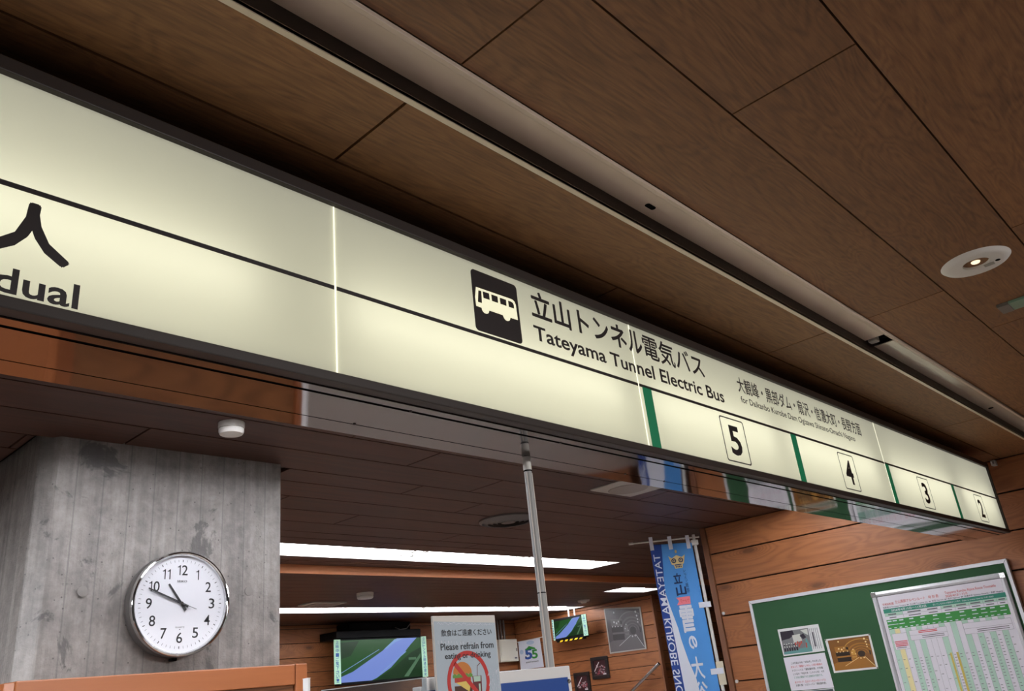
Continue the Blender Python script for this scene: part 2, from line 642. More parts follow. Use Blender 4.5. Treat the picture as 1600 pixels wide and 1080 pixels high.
# front field of plywood panels, between the viewer and the sign (slot for the duct left open)
front = [-3.0, -2.75, -2.5, -2.25, -2.0, -1.75, -1.5, -1.25, -1.0, -0.75, -0.5, -0.243, 0.010, 0.262, 0.514, 0.757]
mb = MB()
planks(mb, list(zip(front, front[1:])), XL, XW, 1.0, 1.018, [0.9, 0.3, 1.7, 0.82, 0.0, 1.2, 0.5, 1.5, 0.2, 0.9, 1.4, 0.1, 0.55, 1.324, 0.818])
planks(mb, [(0.883, 1.112), (1.112, 1.34)], XL, XW, 1.0, 1.018, [0.808, 1.75], gap=0.006)
mb.build('ceiling', M['ply'], kind='structure')
# rear field, narrower boards; openings for the lamp trough and round the pillar
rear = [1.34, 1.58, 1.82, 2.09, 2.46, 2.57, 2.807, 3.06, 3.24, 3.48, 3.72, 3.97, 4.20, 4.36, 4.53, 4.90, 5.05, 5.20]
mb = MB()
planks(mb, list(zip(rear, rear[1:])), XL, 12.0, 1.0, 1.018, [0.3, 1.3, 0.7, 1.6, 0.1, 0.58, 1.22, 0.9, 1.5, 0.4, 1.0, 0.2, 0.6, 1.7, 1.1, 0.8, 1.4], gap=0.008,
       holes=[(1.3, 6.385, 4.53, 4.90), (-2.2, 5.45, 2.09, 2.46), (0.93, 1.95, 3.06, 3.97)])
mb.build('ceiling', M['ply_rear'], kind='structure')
# the far bay is a little lower, behind a fascia
mb = MB()
rear2 = [5.22, 5.36, 5.505, 5.66, 5.813, 6.0, 6.16, 6.32, 6.48, 6.64, 6.81, 6.98, 7.34, 7.5, 7.66, 7.83, 8.0, 8.17, 8.35]
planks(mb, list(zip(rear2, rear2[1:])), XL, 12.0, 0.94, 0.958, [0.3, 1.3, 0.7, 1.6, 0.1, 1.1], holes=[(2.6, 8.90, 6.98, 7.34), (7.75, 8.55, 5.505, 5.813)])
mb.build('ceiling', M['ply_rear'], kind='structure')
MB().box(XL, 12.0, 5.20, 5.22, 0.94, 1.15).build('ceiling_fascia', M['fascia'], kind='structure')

# right wall: horizontal cedar boards with shadow gaps
mb = MB()
zb = [1.0, 0.798]
while zb[-1] > -1.6:
    zb.append(zb[-1] - 0.2217)
for z1, z0 in zip(zb, zb[1:]):
    for ya, yb in ((-3.0, 0.62), (0.62, 3.19)):
        mb.box(XW, XW + 0.022, ya + 0.001, yb - 0.001, max(z0, -1.6) + 0.004, z1 - 0.004)
mb.build('wall_right', M['cedar'], kind='structure', bevel=0.004)
MB().box(XW + 0.024, XW + 0.16, YF, 3.19, -1.6, 1.0).build('wall_right_core', M['black'], kind='structure')
MB().box(XW - 0.012, XW + 0.16, 3.192, 3.235, -1.6, 1.0).build('trim_corner', M['trimwood'], kind='structure', bevel=0.004)
# far walls
mb = MB()
z = 0.94
zs = [0.94, 0.90]
while zs[-1] > -1.6:
    zs.append(zs[-1] - 0.154)
for z1, z0 in zip(zs, zs[1:]):
    mb.box(8.97, 8.99, 6.0, 8.35, max(z0, -1.6) + 0.003, z1 - 0.003)
mb.build('wall_far_right', M['cedar'], kind='structure', bevel=0.003)
MB().box(8.992, 9.1, 6.05, 8.6, -1.6, 1.15).build('wall_far_right_core', M['black'], kind='structure')
MB().box(8.955, 9.02, 5.975, 5.999, -1.6, 0.94).build('trim_far_corner', M['trimwood'], kind='structure')
mb = MB()
for z1, z0 in zip(zs, zs[1:]):
    mb.box(9.02, 12.0, 6.0, 6.02, max(z0, -1.6) + 0.003, z1 - 0.003)
mb.build('wall_far_return', M['cedar_x'], kind='structure', bevel=0.003)
MB().box(9.02, 12.0, 6.022, 6.05, -1.6, 1.15).build('wall_far_return_core', M['black'], kind='structure')
mb = MB()
for z1, z0 in zip(zs, zs[1:]):
    mb.box(XL, 8.97, 8.35, 8.37, max(z0, -1.6) + 0.003, z1 - 0.003)
mb.build('wall_back', M['cedar_x'], kind='structure', bevel=0.003)
MB().box(XL, 8.97, 8.372, 8.6, -1.6, 1.15).build('wall_back_core', M['black'], kind='structure')
MB().box(XL - 0.1, XL, YF, 8.6, -1.6, 1.15).build('wall_left', M['slab'], kind='structure')
MB().box(12.0, 12.1, 3.0, 6.05, -1.6, 1.15).build('wall_far_end', M['slab'], kind='structure')
MB().box(XW + 0.17, 12.0, 3.1, 3.19, -1.6, 1.0).build('wall_side_room', M['cedar_x'], kind='structure')

# concrete pillar with a chamfered corner
pil = [(0.955, 3.09), (1.003, 3.03), (1.885, 3.02), (1.885, 3.96), (0.955, 3.96)]
po = MB().prism(pil, -1.6, 1.03).build('pillar', M['concrete'], kind='structure', bevel=0.008)
M['plug'] = mat('tie_hole_mortar', (128, 123, 119), 0.7)
for x, z in ((1.121, 0.466), (1.743, 0.472)):
    mbp = MB()
    mbp.lathe(plane((x, 3.0222, z), (1, 0, 0), (0, 0, 1)), [(0.017, 0.0), (0.017, 0.003), (0.0, 0.0045)], 24)
    mbp.build('tie_hole_plug', M['plug'], po, smooth=True)

# ------------------------------------------------------------------ the illuminated sign
sg = thing('illuminated_sign', 'long cream illuminated sign with black lettering and green bars hanging under the wooden ceiling', 'sign', (2.05, 1.23, 0.53))
SX0, SX1 = -1.2, 5.302
SY = 1.13
mb = MB()
mb.box(SX0 - 0.025, SX1 + 0.022, 1.118, 1.33, 0.905, 0.931)       # top rail
mb.box(SX0 - 0.025, SX1 + 0.022, 1.118, 1.145, 0.533, 0.5515)     # bottom lip
mb.box(SX0 - 0.025, SX0, 1.118, 1.33, 0.533, 0.931)
mb.box(SX1, SX1 + 0.010, 1.118, 1.33, 0.533, 0.931)
mb.box(SX0, SX1, 1.315, 1.33, 0.545, 0.905)
mb.box(SX0, SX1, 1.312, 1.33, 0.9312, 0.999)                     # added board up to the ceiling, blocks light from behind
mb.build('housing', M['brown_metal'], sg, bevel=0.002)
mb = MB()
mb.box(SX0, SX1, 1.300, 1.314, 0.553, 0.904)
mb.box(SX0, SX1, 1.146, 1.30, 0.548, 0.5525)
mb.build('lining', M['signwhite'], sg)
mb = MB()
for a, b in ((-1.1, -0.55), (-0.45, 0.66), (0.84, 1.72), (1.84, 2.58), (2.68, 3.48), (3.66, 4.50), (4.66, 5.24)):
    mb.tube((a, 1.212, 0.690), (b, 1.212, 0.690), 0.013)
mb.build('tube', M['signtube'], sg)
PS = wallB(SY)
MB().box(SX0 - 0.02, SX1 + 0.02, 1.1672, 1.1768, 0.533, 0.546).build('joint_channel', M['black'], sg)
# underside: two polished strips and a dark joint
mb = MB()
mb.box(SX0 - 0.02, SX1 + 0.02, 1.1455, 1.1675, 0.5305, 0.545)
mb.box(SX0 - 0.02, SX1 + 0.02, 1.1765, 1.288, 0.5305, 0.545)
mb.box(SX0 - 0.02, SX1 + 0.02, 1.290, 1.345, 0.5300, 0.545)
ul = mb.build('underside_plate', M['mirror'], sg)
for x, y in ((1.02, 1.171), (1.48, 1.171), (2.1, 1.29), (0.97, 1.287), (1.9, 1.288), (3.2, 1.171), (4.4, 1.288)):
    MB().lathe(down(x, y, 0.5305), [(0.0035, 0.0), (0.003, 0.0015), (0.0, 0.002)], 12).build('screw', M['brown_metal'], ul, smooth=True)
for x in (-0.6, 1.0, 2.6, 4.2):
    MB().tube((x, 1.23, 0.930), (x, 1.23, 1.0), 0.006, 10).build('hanger_rod', M['black'], sg)

seams = [SX0, 0.817, 1.797, 3.590, SX1]
panels = []
for a, b in zip(seams, seams[1:]):
    p = MB().box(a + 0.0015, b - 0.0015, 1.130, 1.134, 0.5515, 0.905).build('panel', M['opal'], sg)
    panels.append(p)
    if b < SX1:
        MB().box(b - 0.0011, b + 0.0011, 1.1292, 1.1340, 0.5515, 0.905).build('panel_joint', M['seam'], sg)
    MB().box(a + 0.003, b - 0.003, 1.1288, 1.1299, 0.7225, 0.7305).build('dividing_line', M['ink'], p)


def letter(parent, name, fn, M_, c=0.0016):
    q = MB()
    fn(q, c)
    return q.build(name, M_, parent)


def rrect(a0, a1, b0, b1, r, n=5):
    pts = []
    for cx, cy, t0 in ((a1 - r, b1 - r, 0), (a0 + r, b1 - r, 90), (a0 + r, b0 + r, 180), (a1 - r, b0 + r, 270)):
        for i in range(n + 1):
            t = math.radians(t0 + 90 * i / n)
            pts.append((cx + r * math.cos(t), cy + r * math.sin(t)))
    return pts


letter(panels[0], 'lettering', lambda q, c: (q.text(PS, '個', 0.118, 0.232, 0.617, 0.708, c, 0.018),
                                             q.text(PS, '人', 0.252, 0.358, 0.618, 0.708, c, 0.034),
                                             q.text(PS, 'Individual', 0.122, 0.3755, 0.559, 0.598, c, 0.018)), M['ink'])
# bus pictogram
ic = letter(panels[1], 'bus_pictogram', lambda q, c: q.slab(PS, rrect(1.1845, 1.335, 0.7345, 0.887, 0.010), 0.0006, c), M['ink'])
bo = [(1.1962, 0.8423), (1.3060, 0.8448), (1.3160, 0.8445), (1.3226, 0.8408), (1.3257, 0.8329), (1.3269, 0.7945), (1.3015, 0.7940),
      (1.2995, 0.7880), (1.2965, 0.7845), (1.2915, 0.7826), (1.2860, 0.7828), (1.2815, 0.7852), (1.2787, 0.7891), (1.2766, 0.7938), (1.2321, 0.7935),
      (1.2300, 0.7874), (1.2270, 0.7842), (1.2225, 0.7824), (1.2170, 0.7825), (1.2125, 0.7845), (1.2091, 0.7885), (1.2085, 0.7937), (1.1917, 0.7938), (1.1904, 0.8156)]
ws = [[(1.2026, 0.8352), (1.2116, 0.836), (1.21, 0.8057), (1.1977, 0.8053)], [(1.2164, 0.8368), (1.2365, 0.8372), (1.2365, 0.821), (1.217, 0.8205)],
      [(1.2439, 0.8370), (1.2641, 0.8374), (1.264, 0.821), (1.2445, 0.8207)], [(1.2716, 0.8368), (1.2924, 0.8370), (1.2919, 0.8213), (1.2722, 0.8211)],
      [(1.2999, 0.8370), (1.3090, 0.8372), (1.3150, 0.8355), (1.3179, 0.8305), (1.3177, 0.8216), (1.3, 0.8214)]]
M['buscream'] = mat('pictogram_cream', (238, 236, 205), 0.5, emit=(232, 230, 196), estr=0.75)
sil = letter(panels[1], 'bus_silhouette', lambda q, c: q.slab(PS, bo, c, c + 0.0006), M['buscream'])
letter(panels[1], 'bus_window', lambda q, c: [q.slab(PS, w_, c + 0.0006, c + 0.0012) for w_ in ws], M['ink'])
# route name runs across the joint between the second and the third panel: each panel carries its own letters
letter(panels[1], 'lettering', lambda q, c: (q.text(PS, '立山トンネ', 1.382, 1.772, 0.818, 0.893, c, 0.022),
                                             q.text(PS, 'Tateyama Tun', 1.381, 1.794, 0.7465, 0.7970, c, 0.018)), M['ink'])
letter(panels[2], 'lettering', lambda q, c: (q.text(PS, 'ル', 1.779, 1.846, 0.821, 0.890, c + 0.0006, 0.022),
                                             q.text(PS, '電気バス', 1.852, 2.176, 0.818, 0.893, c, 0.014),
                                             q.text(PS, 'nel Electric Bus', 1.802, 2.270, 0.7575, 0.799, c, 0.018)), M['ink'])
letter(panels[2], 'destination_lettering', lambda q, c: (
    q.text(PS, '大観峰・黒部ダム・扇沢・信濃大町・長野方面', 2.382, 3.410, 0.8165, 0.872, c, 0.012),
    q.text(PS, 'for Daikanbo Kurobe Dam Ogizawa Shinano-Omachi Nagano', 2.385, 3.318, 0.7745, 0.8035, c, 0.012)), M['ink'])


def bay(parent, cx, num):
    def fn(q, c):
        o_ = rrect(cx - 0.0745, cx + 0.0745, 0.567, 0.710, 0.010)
        i_ = rrect(cx - 0.0695, cx + 0.0695, 0.5710, 0.7060, 0.0075)
        n_ = len(o_)
        q.add([PS(a, b_, c) for a, b_ in o_] + [PS(a, b_, c) for a, b_ in i_], [(k, (k + 1) % n_, n_ + (k + 1) % n_, n_ + k) for k in range(n_)])
        q.text(PS, num, cx - 0.035, cx + 0.035, 0.590, 0.686, c, 0.022)
    letter(parent, 'bay_number', fn, M['ink'])


bay(panels[2], 2.285, '5')
bay(panels[2], 3.160, '4')
bay(panels[3], 4.036, '3')
bay(panels[3], 4.910, '2')
for p, x0, x1 in ((panels[2], 1.813, 1.855), (panels[2], 2.705, 2.746), (panels[3], 3.594, 3.632), (panels[3], 4.480, 4.518)):
    MB().box(x0, x1, 1.1288, 1.1299, 0.5515, 0.7245).build('green_bar', M['green_ink'], p)

# ------------------------------------------------------------------ things on the ceiling
dt = thing('lighting_duct', 'long recessed beige metal duct running along the wooden ceiling in front of the sign', 'duct', (0.8, 0.82, 0.985))
mb = MB()
mb.box(XL, XW, 0.8695, 0.883, 0.990, 0.9995)
mb.box(XL, XW, 0.8695, 0.872, 0.990, 1.0)
mb.build('flange', M['flange'], dt, bevel=0.0015)
mb = MB()
mb.box(XL, XW, 0.757, 0.7675, 0.989, 0.9995)
mb.box(XL, XW, 0.7650, 0.7675, 0.989, 1.04)
mb.build('flange', M['beige_metal'], dt, bevel=0.0012)
MB().box(XL, XW, 0.8735, 0.8755, 1.0, 1.06).build('side_wall', M['brown_metal'], dt)
mb = MB()
mb.box(XL, 2.945, 0.7695, 0.873, 1.038, 1.041)
cv = mb.build('cover', M['beige_metal'], dt)
MB().box(3.035, XW, 0.7695, 0.873, 1.036, 1.039).build('cover', M['beige_gloss'], dt)
MB().box(XL, XW, 0.760, 0.8735, 1.062, 1.066).build('duct_back', M['black'], dt)
mb = MB()
mb.slab(down(1.5295, 0.843, 1.038), rrect(-0.018, 0.018, -0.007, 0.007, 0.0065), 0.0, 0.0006)
mb.build('slot_hole', M['black'], cv)
mb = MB()
mb.lathe(down(4.465, 0.844, 1.036), [(0.012, 0.0), (0.011, 0.002), (0.0, 0.003)], 16)
mb.build('screw', M['black'], dt)
mb = MB()
mb.box(2.95, 2.985, 0.835, 0.866, 1.03, 1.06)
mb.build('connector', M['greyplastic'], dt, bevel=0.003)
mb = MB()
mb.box(2.96, 3.03, 0.772, 0.869, 1.055, 1.061)
mb.box(2.99, 3.01, 0.80, 0.83, 1.045, 1.06)
mb.build('connector_socket', M['black'], dt)

dl = thing('downlight', 'round white recessed downlight on the dark plywood ceiling at the right', 'downlight', (2.507, 0.387, 0.99))
PD = down(2.507, 0.387, 1.0)
mb = MB()
prof = [(0.034, -0.002), (0.036, 0.006), (0.070, 0.009), (0.086, 0.006), (0.0925, 0.0), (0.0925, -0.001)]
n = 56
vs, fs = [], []
for r, c in prof:
    for i in range(n):
        t_ = 2 * math.pi * i / n
        vs.append(PD(r * math.cos(t_), r * math.sin(t_), c))
for k in range(len(prof) - 1):
    for i in range(n):
        j = (i + 1) % n
        fs.append((k * n + i, k * n + j, (k + 1) * n + j, (k + 1) * n + i))
mb.add(vs, fs)
mb.build('trim_ring', M['white'], dl, smooth=True)
mb = MB()
prof = [(0.036, 0.004), (0.033, -0.006), (0.026, -0.012), (0.012, -0.015), (0.0, -0.015)]
vs, fs = [], []
for r, c in prof:
    for i in range(n):
        t_ = 2 * math.pi * i / n
        vs.append(PD(r * math.cos(t_), r * math.sin(t_), c))
for k in range(len(prof) - 1):
    for i in range(n):
        j = (i + 1) % n
        fs.append((k * n + i, k * n + j, (k + 1) * n + j, (k + 1) * n + i))
mb.add(vs, fs)
mb.build('reflector', M['chrome'], dl, smooth=False)
M['bulb'] = mat('warm_bulb', (255, 250, 235), 0.3, emit=(255, 240, 200), estr=1.1)
MB().lathe(PD, [(0.0, -0.013), (0.010, -0.010), (0.014, -0.003), (0.011, 0.003), (0.0, 0.006)], 20).build('bulb', M['bulb'], dl, smooth=True)
MB().lathe(down(2.532, 0.336, 0.9925), [(0.007, 0.0), (0.007, 0.001), (0.0, 0.0012)], 16).build('sensor_eye', M['black'], dl)
mb = MB()
for k in range(3):
    mb.box(2.535 + k * 0.006, 2.538 + k * 0.006, 0.348, 0.375, 0.9905, 0.9935)
mb.build('clip_mark', M['greyplastic'], dl)

gp = thing('guide_light_plate', 'small green-tinted plate on the ceiling at the right edge of the picture', 'ceiling plate', (2.965, 0.33, 0.99))
M['greenplate'] = mat('pale_green_plate', (128, 158, 138), 0.3)
MB().box(2.925, 3.005, 0.22, 0.405, 0.990, 1.0).build('plate', M['greenplate'], gp, bevel=0.002)
MB().box(2.925, 3.005, 0.405, 0.44, 0.988, 1.0).build('end_cap', M['conduit'], gp, bevel=0.002)

wb = thing('corner_clip', 'tiny white block on the plank wall just under the ceiling beyond the sign end', 'clip', (5.63, 1.147, 0.96))
MB().box(5.60, 5.65, 1.135, 1.160, 0.960, 0.992).build('body', M['white'], wb, bevel=0.003)
MB().box(5.585, 5.60, 1.142, 1.152, 0.968, 0.984).build('tip', M['greyplastic'], wb, bevel=0.002)


def detector(label, x, y, zc, r, h):
    o_ = thing('smoke_detector', label, 'smoke detector', (x, y, zc), 'round ceiling detectors')
    P_ = down(x, y, zc)
    MB().lathe(P_, [(r, 0.0), (r, h * 0.42), (r * 0.97, h * 0.48)], 40).build('base', M['white'], o_, smooth=True)
    MB().lathe(P_, [(r * 0.90, h * 0.48), (r * 0.96, h * 0.55), (r * 0.96, h * 0.80), (r * 0.86, h), (0.0, h * 1.02)], 40).build('head', M['white'], o_, smooth=True)
    q = MB()
    q.lathe(down(x - r * 0.68, y + r * 0.66, zc - h * 0.25), [(0.003, 0.0), (0.003, 0.003), (0.0, 0.003)], 10)
    q.build('indicator', M['ink'], o_)
    return o_


detector('white round smoke detector on the wooden ceiling above the concrete pillar', 1.435, 2.63, 1.0, 0.046, 0.042)
detector('small white smoke detector on the far lower ceiling, above the big television', 4.62, 6.05, 0.94, 0.075, 0.05)
d3 = thing('ceiling_sensor', 'small flat white sensor on the far lower ceiling near the hanging screen', 'sensor', (8.19, 6.44, 0.92))
MB().lathe(down(8.19, 6.44, 0.94), [(0.075, 0.0), (0.07, 0.018), (0.035, 0.022), (0.03, 0.034), (0.0, 0.036)], 32).build('body', M['white'], d3, smooth=True)

vt = thing('air_diffuser', 'round dark grey air diffuser on the wooden ceiling left of the pole', 'air vent', (3.81, 3.51, 0.97))
PV = down(3.80, 3.50, 1.0)
M['ventgrey'] = mat('diffuser_grey', (104, 96, 92), 0.45)
mb = MB()
mb.lathe(PV, [(0.185, 0.0), (0.185, 0.010), (0.168, 0.020), (0.160, 0.008)], 48)
rim = mb.build('rim', M['ventgrey'], vt, smooth=True)
for r in (0.135, 0.105, 0.075):
    q = MB()
    vs, fs = [], []
    for rr, c in ((r + 0.020, 0.006), (r, 0.022), (r - 0.006, 0.024), (r + 0.010, 0.006)):
        for i in range(48):
            t_ = 2 * math.pi * i / 48
            vs.append(PV(rr * math.cos(t_), rr * math.sin(t_), c))
    for k in range(4):
        for i in range(48):
            j = (i + 1) % 48
            fs.append((k * 48 + i, k * 48 + j, ((k + 1) % 4) * 48 + j, ((k + 1) % 4) * 48 + i))
    q.add(vs, fs)
    q.build('cone', M['ventgrey'], vt, smooth=True)
MB().lathe(PV, [(0.045, 0.006), (0.045, 0.022), (0.0, 0.026)], 32).build('centre_disc', M['ventgrey'], vt, smooth=True)

av = thing('ceiling_speaker_grille', 'square pale ceiling grille with a round centre behind the bottom edge of the sign', 'ceiling grille', (3.87, 2.63, 0.985))
M['grille'] = mat('grille_grey', (150, 140, 132), 0.6)
mb = MB()
P_ = down(3.87, 2.62, 1.0)
mb.slab(P_, rrect(-0.195, 0.195, -0.125, 0.125, 0.01), 0.0, 0.008)
mb.build('frame', M['greyplastic'], av, bevel=0.003)
MB().lathe(P_, [(0.115, 0.008), (0.112, 0.012), (0.0, 0.013)], 40).build('grille', M['grille'], av, smooth=True)

fl = thing('flush_vent', 'flat pale plate on the far lower ceiling at the left, before the second lamp row', 'ceiling plate', (4.62, 6.68, 0.92))
MB().box(4.42, 4.80, 6.56, 6.80, 0.928, 0.94).build('plate', M['greyplastic'], fl, bevel=0.003)
MB().box(4.47, 4.75, 6.60, 6.76, 0.922, 0.928).build('louvre', M['grille'], fl)

# lamp troughs


def trough(label, x0, x1, y0, y1, z, lamps, skew=0.0, group='recessed fluorescent lamp troughs'):
    o_ = thing('fluorescent_trough', label, 'ceiling light', ((x0 + x1) / 2, (y0 + y1) / 2, z), group)
    d = 0.085
    q = MB()
    e = 0.002
    q.box(x0 + e, x1 - e, y0 + e, y1 - e, z + d, z + d + 0.006)
    q.box(x0 + e, x1 - e, y0 + e, y0 + 0.008, z - 0.001, z + d)
    q.box(x0 + e, x1 - e, y1 - 0.008, y1 - e, z - 0.001, z + d)
    q.box(x0 + e, x0 + 0.008, y0 + 0.008, y1 - 0.008, z - 0.001, z + d)
    q.box(x1 - 0.008, x1 - e, y0 + 0.008, y1 - 0.008, z - 0.001, z + d)
    q.build('reflector', M['trough'], o_)
    for a, b in lamps:
        for yy in (y0 + (y1 - y0) * 0.3, y0 + (y1 - y0) * 0.7):
            MB().tube((a, yy, z + 0.045), (b, yy, z + 0.045), 0.017, 12).build('tube', M['tube'], o_, smooth=True)
    for a, b in lamps:
        for x in (a - 0.012, b + 0.012):
            for yy in (y0 + (y1 - y0) * 0.3, y0 + (y1 - y0) * 0.7):
                MB().box(x - 0.012, x + 0.012, yy - 0.022, yy + 0.022, z + 0.012, z + d).build('lamp_holder', M['white'], o_, bevel=0.003)
    return o_


trough('long recessed fluorescent lamp trough nearest the pole, in the upper ceiling', 1.3, 6.385, 4.53, 4.90, 1.0,
       [(1.42, 2.66), (2.78, 3.98), (4.12, 5.22), (5.36, 6.30)])
trough('recessed fluorescent lamp trough behind the sign, between the sign and the concrete pillar', -2.2, 5.45, 2.09, 2.46, 1.0,
       [(-2.1, -0.96), (-0.82, 0.36), (0.50, 1.62), (1.76, 2.96), (3.10, 4.12), (4.26, 5.33)])
trough('second long fluorescent lamp trough, in the far lower ceiling above the televisions', 2.6, 8.90, 6.98, 7.34, 0.94,
       [(2.72, 4.0), (4.14, 6.18), (6.34, 7.56), (7.72, 8.80)])
trough('short fluorescent lamp trough left of the blue banner top', 7.75, 8.55, 5.505, 5.813, 0.94, [(7.85, 8.45)])

# ------------------------------------------------------------------ pillar casing and clock
cs = thing('pillar_casing', 'orange-brown framed wooden casing around the foot of the concrete pillar', 'wooden casing', (1.42, 2.97, -1.6))
C0, C1, CY, CT = 0.92, 1.948, 2.93, 0.187
mb = MB()
mb.box(C0, 1.894, CY, CY + 0.05, 0.113, CT)
mb.build('top_rail', M['orange'], cs, bevel=0.004)
MB().box(1.896, C1, CY - 0.001, 3.2, -1.6, CT + 0.001).build('corner_stile', M['orange'], cs, bevel=0.004)
MB().box(C0, 0.975, CY, CY + 0.049, -1.6, 0.1115).build('corner_stile', M['orange'], cs, bevel=0.004)
MB().box(0.976, 1.8945, CY + 0.014, CY + 0.04, -1.52, 0.1118).build('panel', M['orange_panel'], cs)
MB().box(0.976, 1.8945, CY + 0.001, CY + 0.045, -1.6, -1.521).build('bottom_rail', M['orange'], cs, bevel=0.003)
MB().prism([(C0 - 0.022, CY + 0.03), (C0 - 0.0005, CY), (C0 - 0.0005, 3.9), (C0 - 0.022, 3.9)], -1.6, CT - 0.002).build('side_panel', M['orange'], cs, bevel=0.003)

ck = thing('wall_clock', 'round white wall clock with chrome rim on the concrete pillar', 'clock', (1.44, 3.018, 0.417))
CX, CZ = 1.44, 0.417
PC = plane((CX, 3.018, CZ), (1, 0, 0), (0, 0, 1))   # out-of-plane axis points to -Y


def PCk(a, b_, c=0.0):
    return Vector((CX + a, 3.018 - c, CZ + b_))


mb = MB()
mb.lathe(PCk, [(0.150, 0.0), (0.178, 0.004), (0.182, 0.012), (0.182, 0.050), (0.179, 0.056)], 72)
mb.build('case', M['casedark'], ck, smooth=True)
prof = [(0.181, 0.050), (0.1835, 0.060), (0.1835, 0.068), (0.180, 0.074), (0.175, 0.076), (0.1695, 0.070), (0.167, 0.058), (0.167, 0.040)]
vs, fs = [], []
n = 72
for r, c in prof:
    for i in range(n):
        t_ = 2 * math.pi * i / n
        vs.append(PCk(r * math.cos(t_), r * math.sin(t_), c))
for k in range(len(prof) - 1):
    for i in range(n):
        j = (i + 1) % n
        fs.append((k * n + i, k * n + j, (k + 1) * n + j, (k + 1) * n + i))
MB().add(vs, fs).build('bezel', M['chrome'], ck, smooth=True)
dial = MB()
dial.lathe(PCk, [(0.1685, 0.057), (0.1685, 0.0585), (0.0, 0.0586)], 64)
DZ = 0.0372 + 0.022
dial = dial.build('dial', M['dialwhite'], ck)
q = MB()


def one(ax, cz):                                # a one with its small flag
    K = 1.22
    for pts in ([(0.0008, -0.0145), (0.0040, -0.0145), (0.0040, 0.0145), (0.0014, 0.0145), (0.0008, 0.010)],
                [(-0.0052, 0.0078), (0.0010, 0.0083), (0.0040, 0.0145), (0.0014, 0.0145), (-0.0015, 0.0108), (-0.0052, 0.0102)]):
        q.poly(PCk, [(ax + K * a, cz + K * b_) for a, b_ in pts], DZ)


for k in range(1, 13):
    a = math.radians(90 - 30 * k)
    cx, cz = 0.117 * math.cos(a), 0.117 * math.sin(a)
    if k == 1:
        one(cx, cz)
    elif k == 11:
        one(cx - 0.009, cz)
        one(cx + 0.009, cz)
    elif k in (10, 12):
        one(cx - 0.0125, cz)
        q.text(PCk, str(k)[1], cx - 0.0025, cx + 0.0195, cz - 0.0180, cz + 0.0180, DZ, 0.006)
    else:
        q.text(PCk, str(k), cx - 0.0110, cx + 0.0110, cz - 0.0180, cz + 0.0180, DZ, 0.006)
q.build('numeral', M['numeral'], dial)
q = MB()
for k in range(60):
    a = math.radians(6 * k)
    big = k % 5 == 0
    q.line(PCk, (0.146 * math.cos(a), 0.146 * math.sin(a)), (0.1545 * math.cos(a), 0.1545 * math.sin(a)), 0.0026 if big else 0.0011, DZ)
q.build('minute_mark', M['numeral'], dial)
q = MB()
q.text(PCk, 'SEIKO', -0.0185, 0.0185, 0.074, 0.0815, DZ, 0.014)
q.text(PCk, 'QUARTZ', -0.017, 0.017, -0.085, -0.0795, DZ, 0.0)
q.rect(PCk, -0.002, 0.002, -0.090, -0.0875, DZ)
q.build('dial_lettering', M['numeral'], dial)


def hand(name, ang, L, tail, w0, w1, c, M_):
    a = math.radians(90 - ang)
    ux, uz = math.cos(a), math.sin(a)
    vx, vz = -uz, ux
    pts = [(-tail * ux + w0 / 2 * vx, -tail * uz + w0 / 2 * vz), (-tail * ux - w0 / 2 * vx, -tail * uz - w0 / 2 * vz),
           (L * ux - w1 / 2 * vx, L * uz - w1 / 2 * vz), (L * ux + w1 / 2 * vx, L * uz + w1 / 2 * vz)]
    q = MB()
    q.slab(PCk, pts, c, c + 0.0012)
    return q.build(name, M_, ck)


hand('hour_hand', 324, 0.083, 0.030, 0.0095, 0.0065, 0.0605, M['handgrey'])
hand('minute_hand', 293, 0.133, 0.028, 0.0085, 0.0045, 0.0630, M['handgrey'])
hand('second_hand', 290, 0.125, 0.060, 0.0016, 0.0012, 0.0652, M['greyprint'])
MB().lathe(PCk, [(0.006, 0.0595), (0.006, 0.067), (0.0, 0.0675)], 20).build('hub', M['steel'], ck, smooth=True)
MB().lathe(PCk, [(0.1668, 0.0690), (0.1668, 0.0700)], 64).build('cover_glass', M['glass'], ck)
MB().box(CX - 0.010, CX + 0.010, 2.985, 3.014, CZ - 0.192, CZ - 0.180).build('adjuster_knob', M['black'], ck, bevel=0.003)

# ------------------------------------------------------------------ counter screen, notice, pole
pn = thing('information_panel', 'white-framed partition panel with a blue print and a corner bolt, behind the no-eating notice', 'partition panel', (1.24, 1.21, -1.6))
PP = wallB(1.2)
MB().box(1.044, 1.4485, 1.2, 1.212, -1.55, 0.0405).build('board', M['whitepaint'], pn, bevel=0.002)
MB().box(1.0445, 1.436, 1.1985, 1.1998, -1.45, 0.0185).build('blue_print', M['blueprint'], pn)
MB().lathe(lambda a, b_, c=0.0: Vector((1.4375 + a, 1.2 - c, 0.010 + b_)), [(0.0045, 0.0), (0.0045, 0.003), (0.003, 0.005), (0.0, 0.0055)], 20).build('bolt', M['steel'], pn, smooth=True)
for x in (1.06, 1.432):
    MB().box(x - 0.015, x + 0.015, 1.10, 1.225, -1.6, -1.551).build('foot', M['steel'], pn, bevel=0.004)

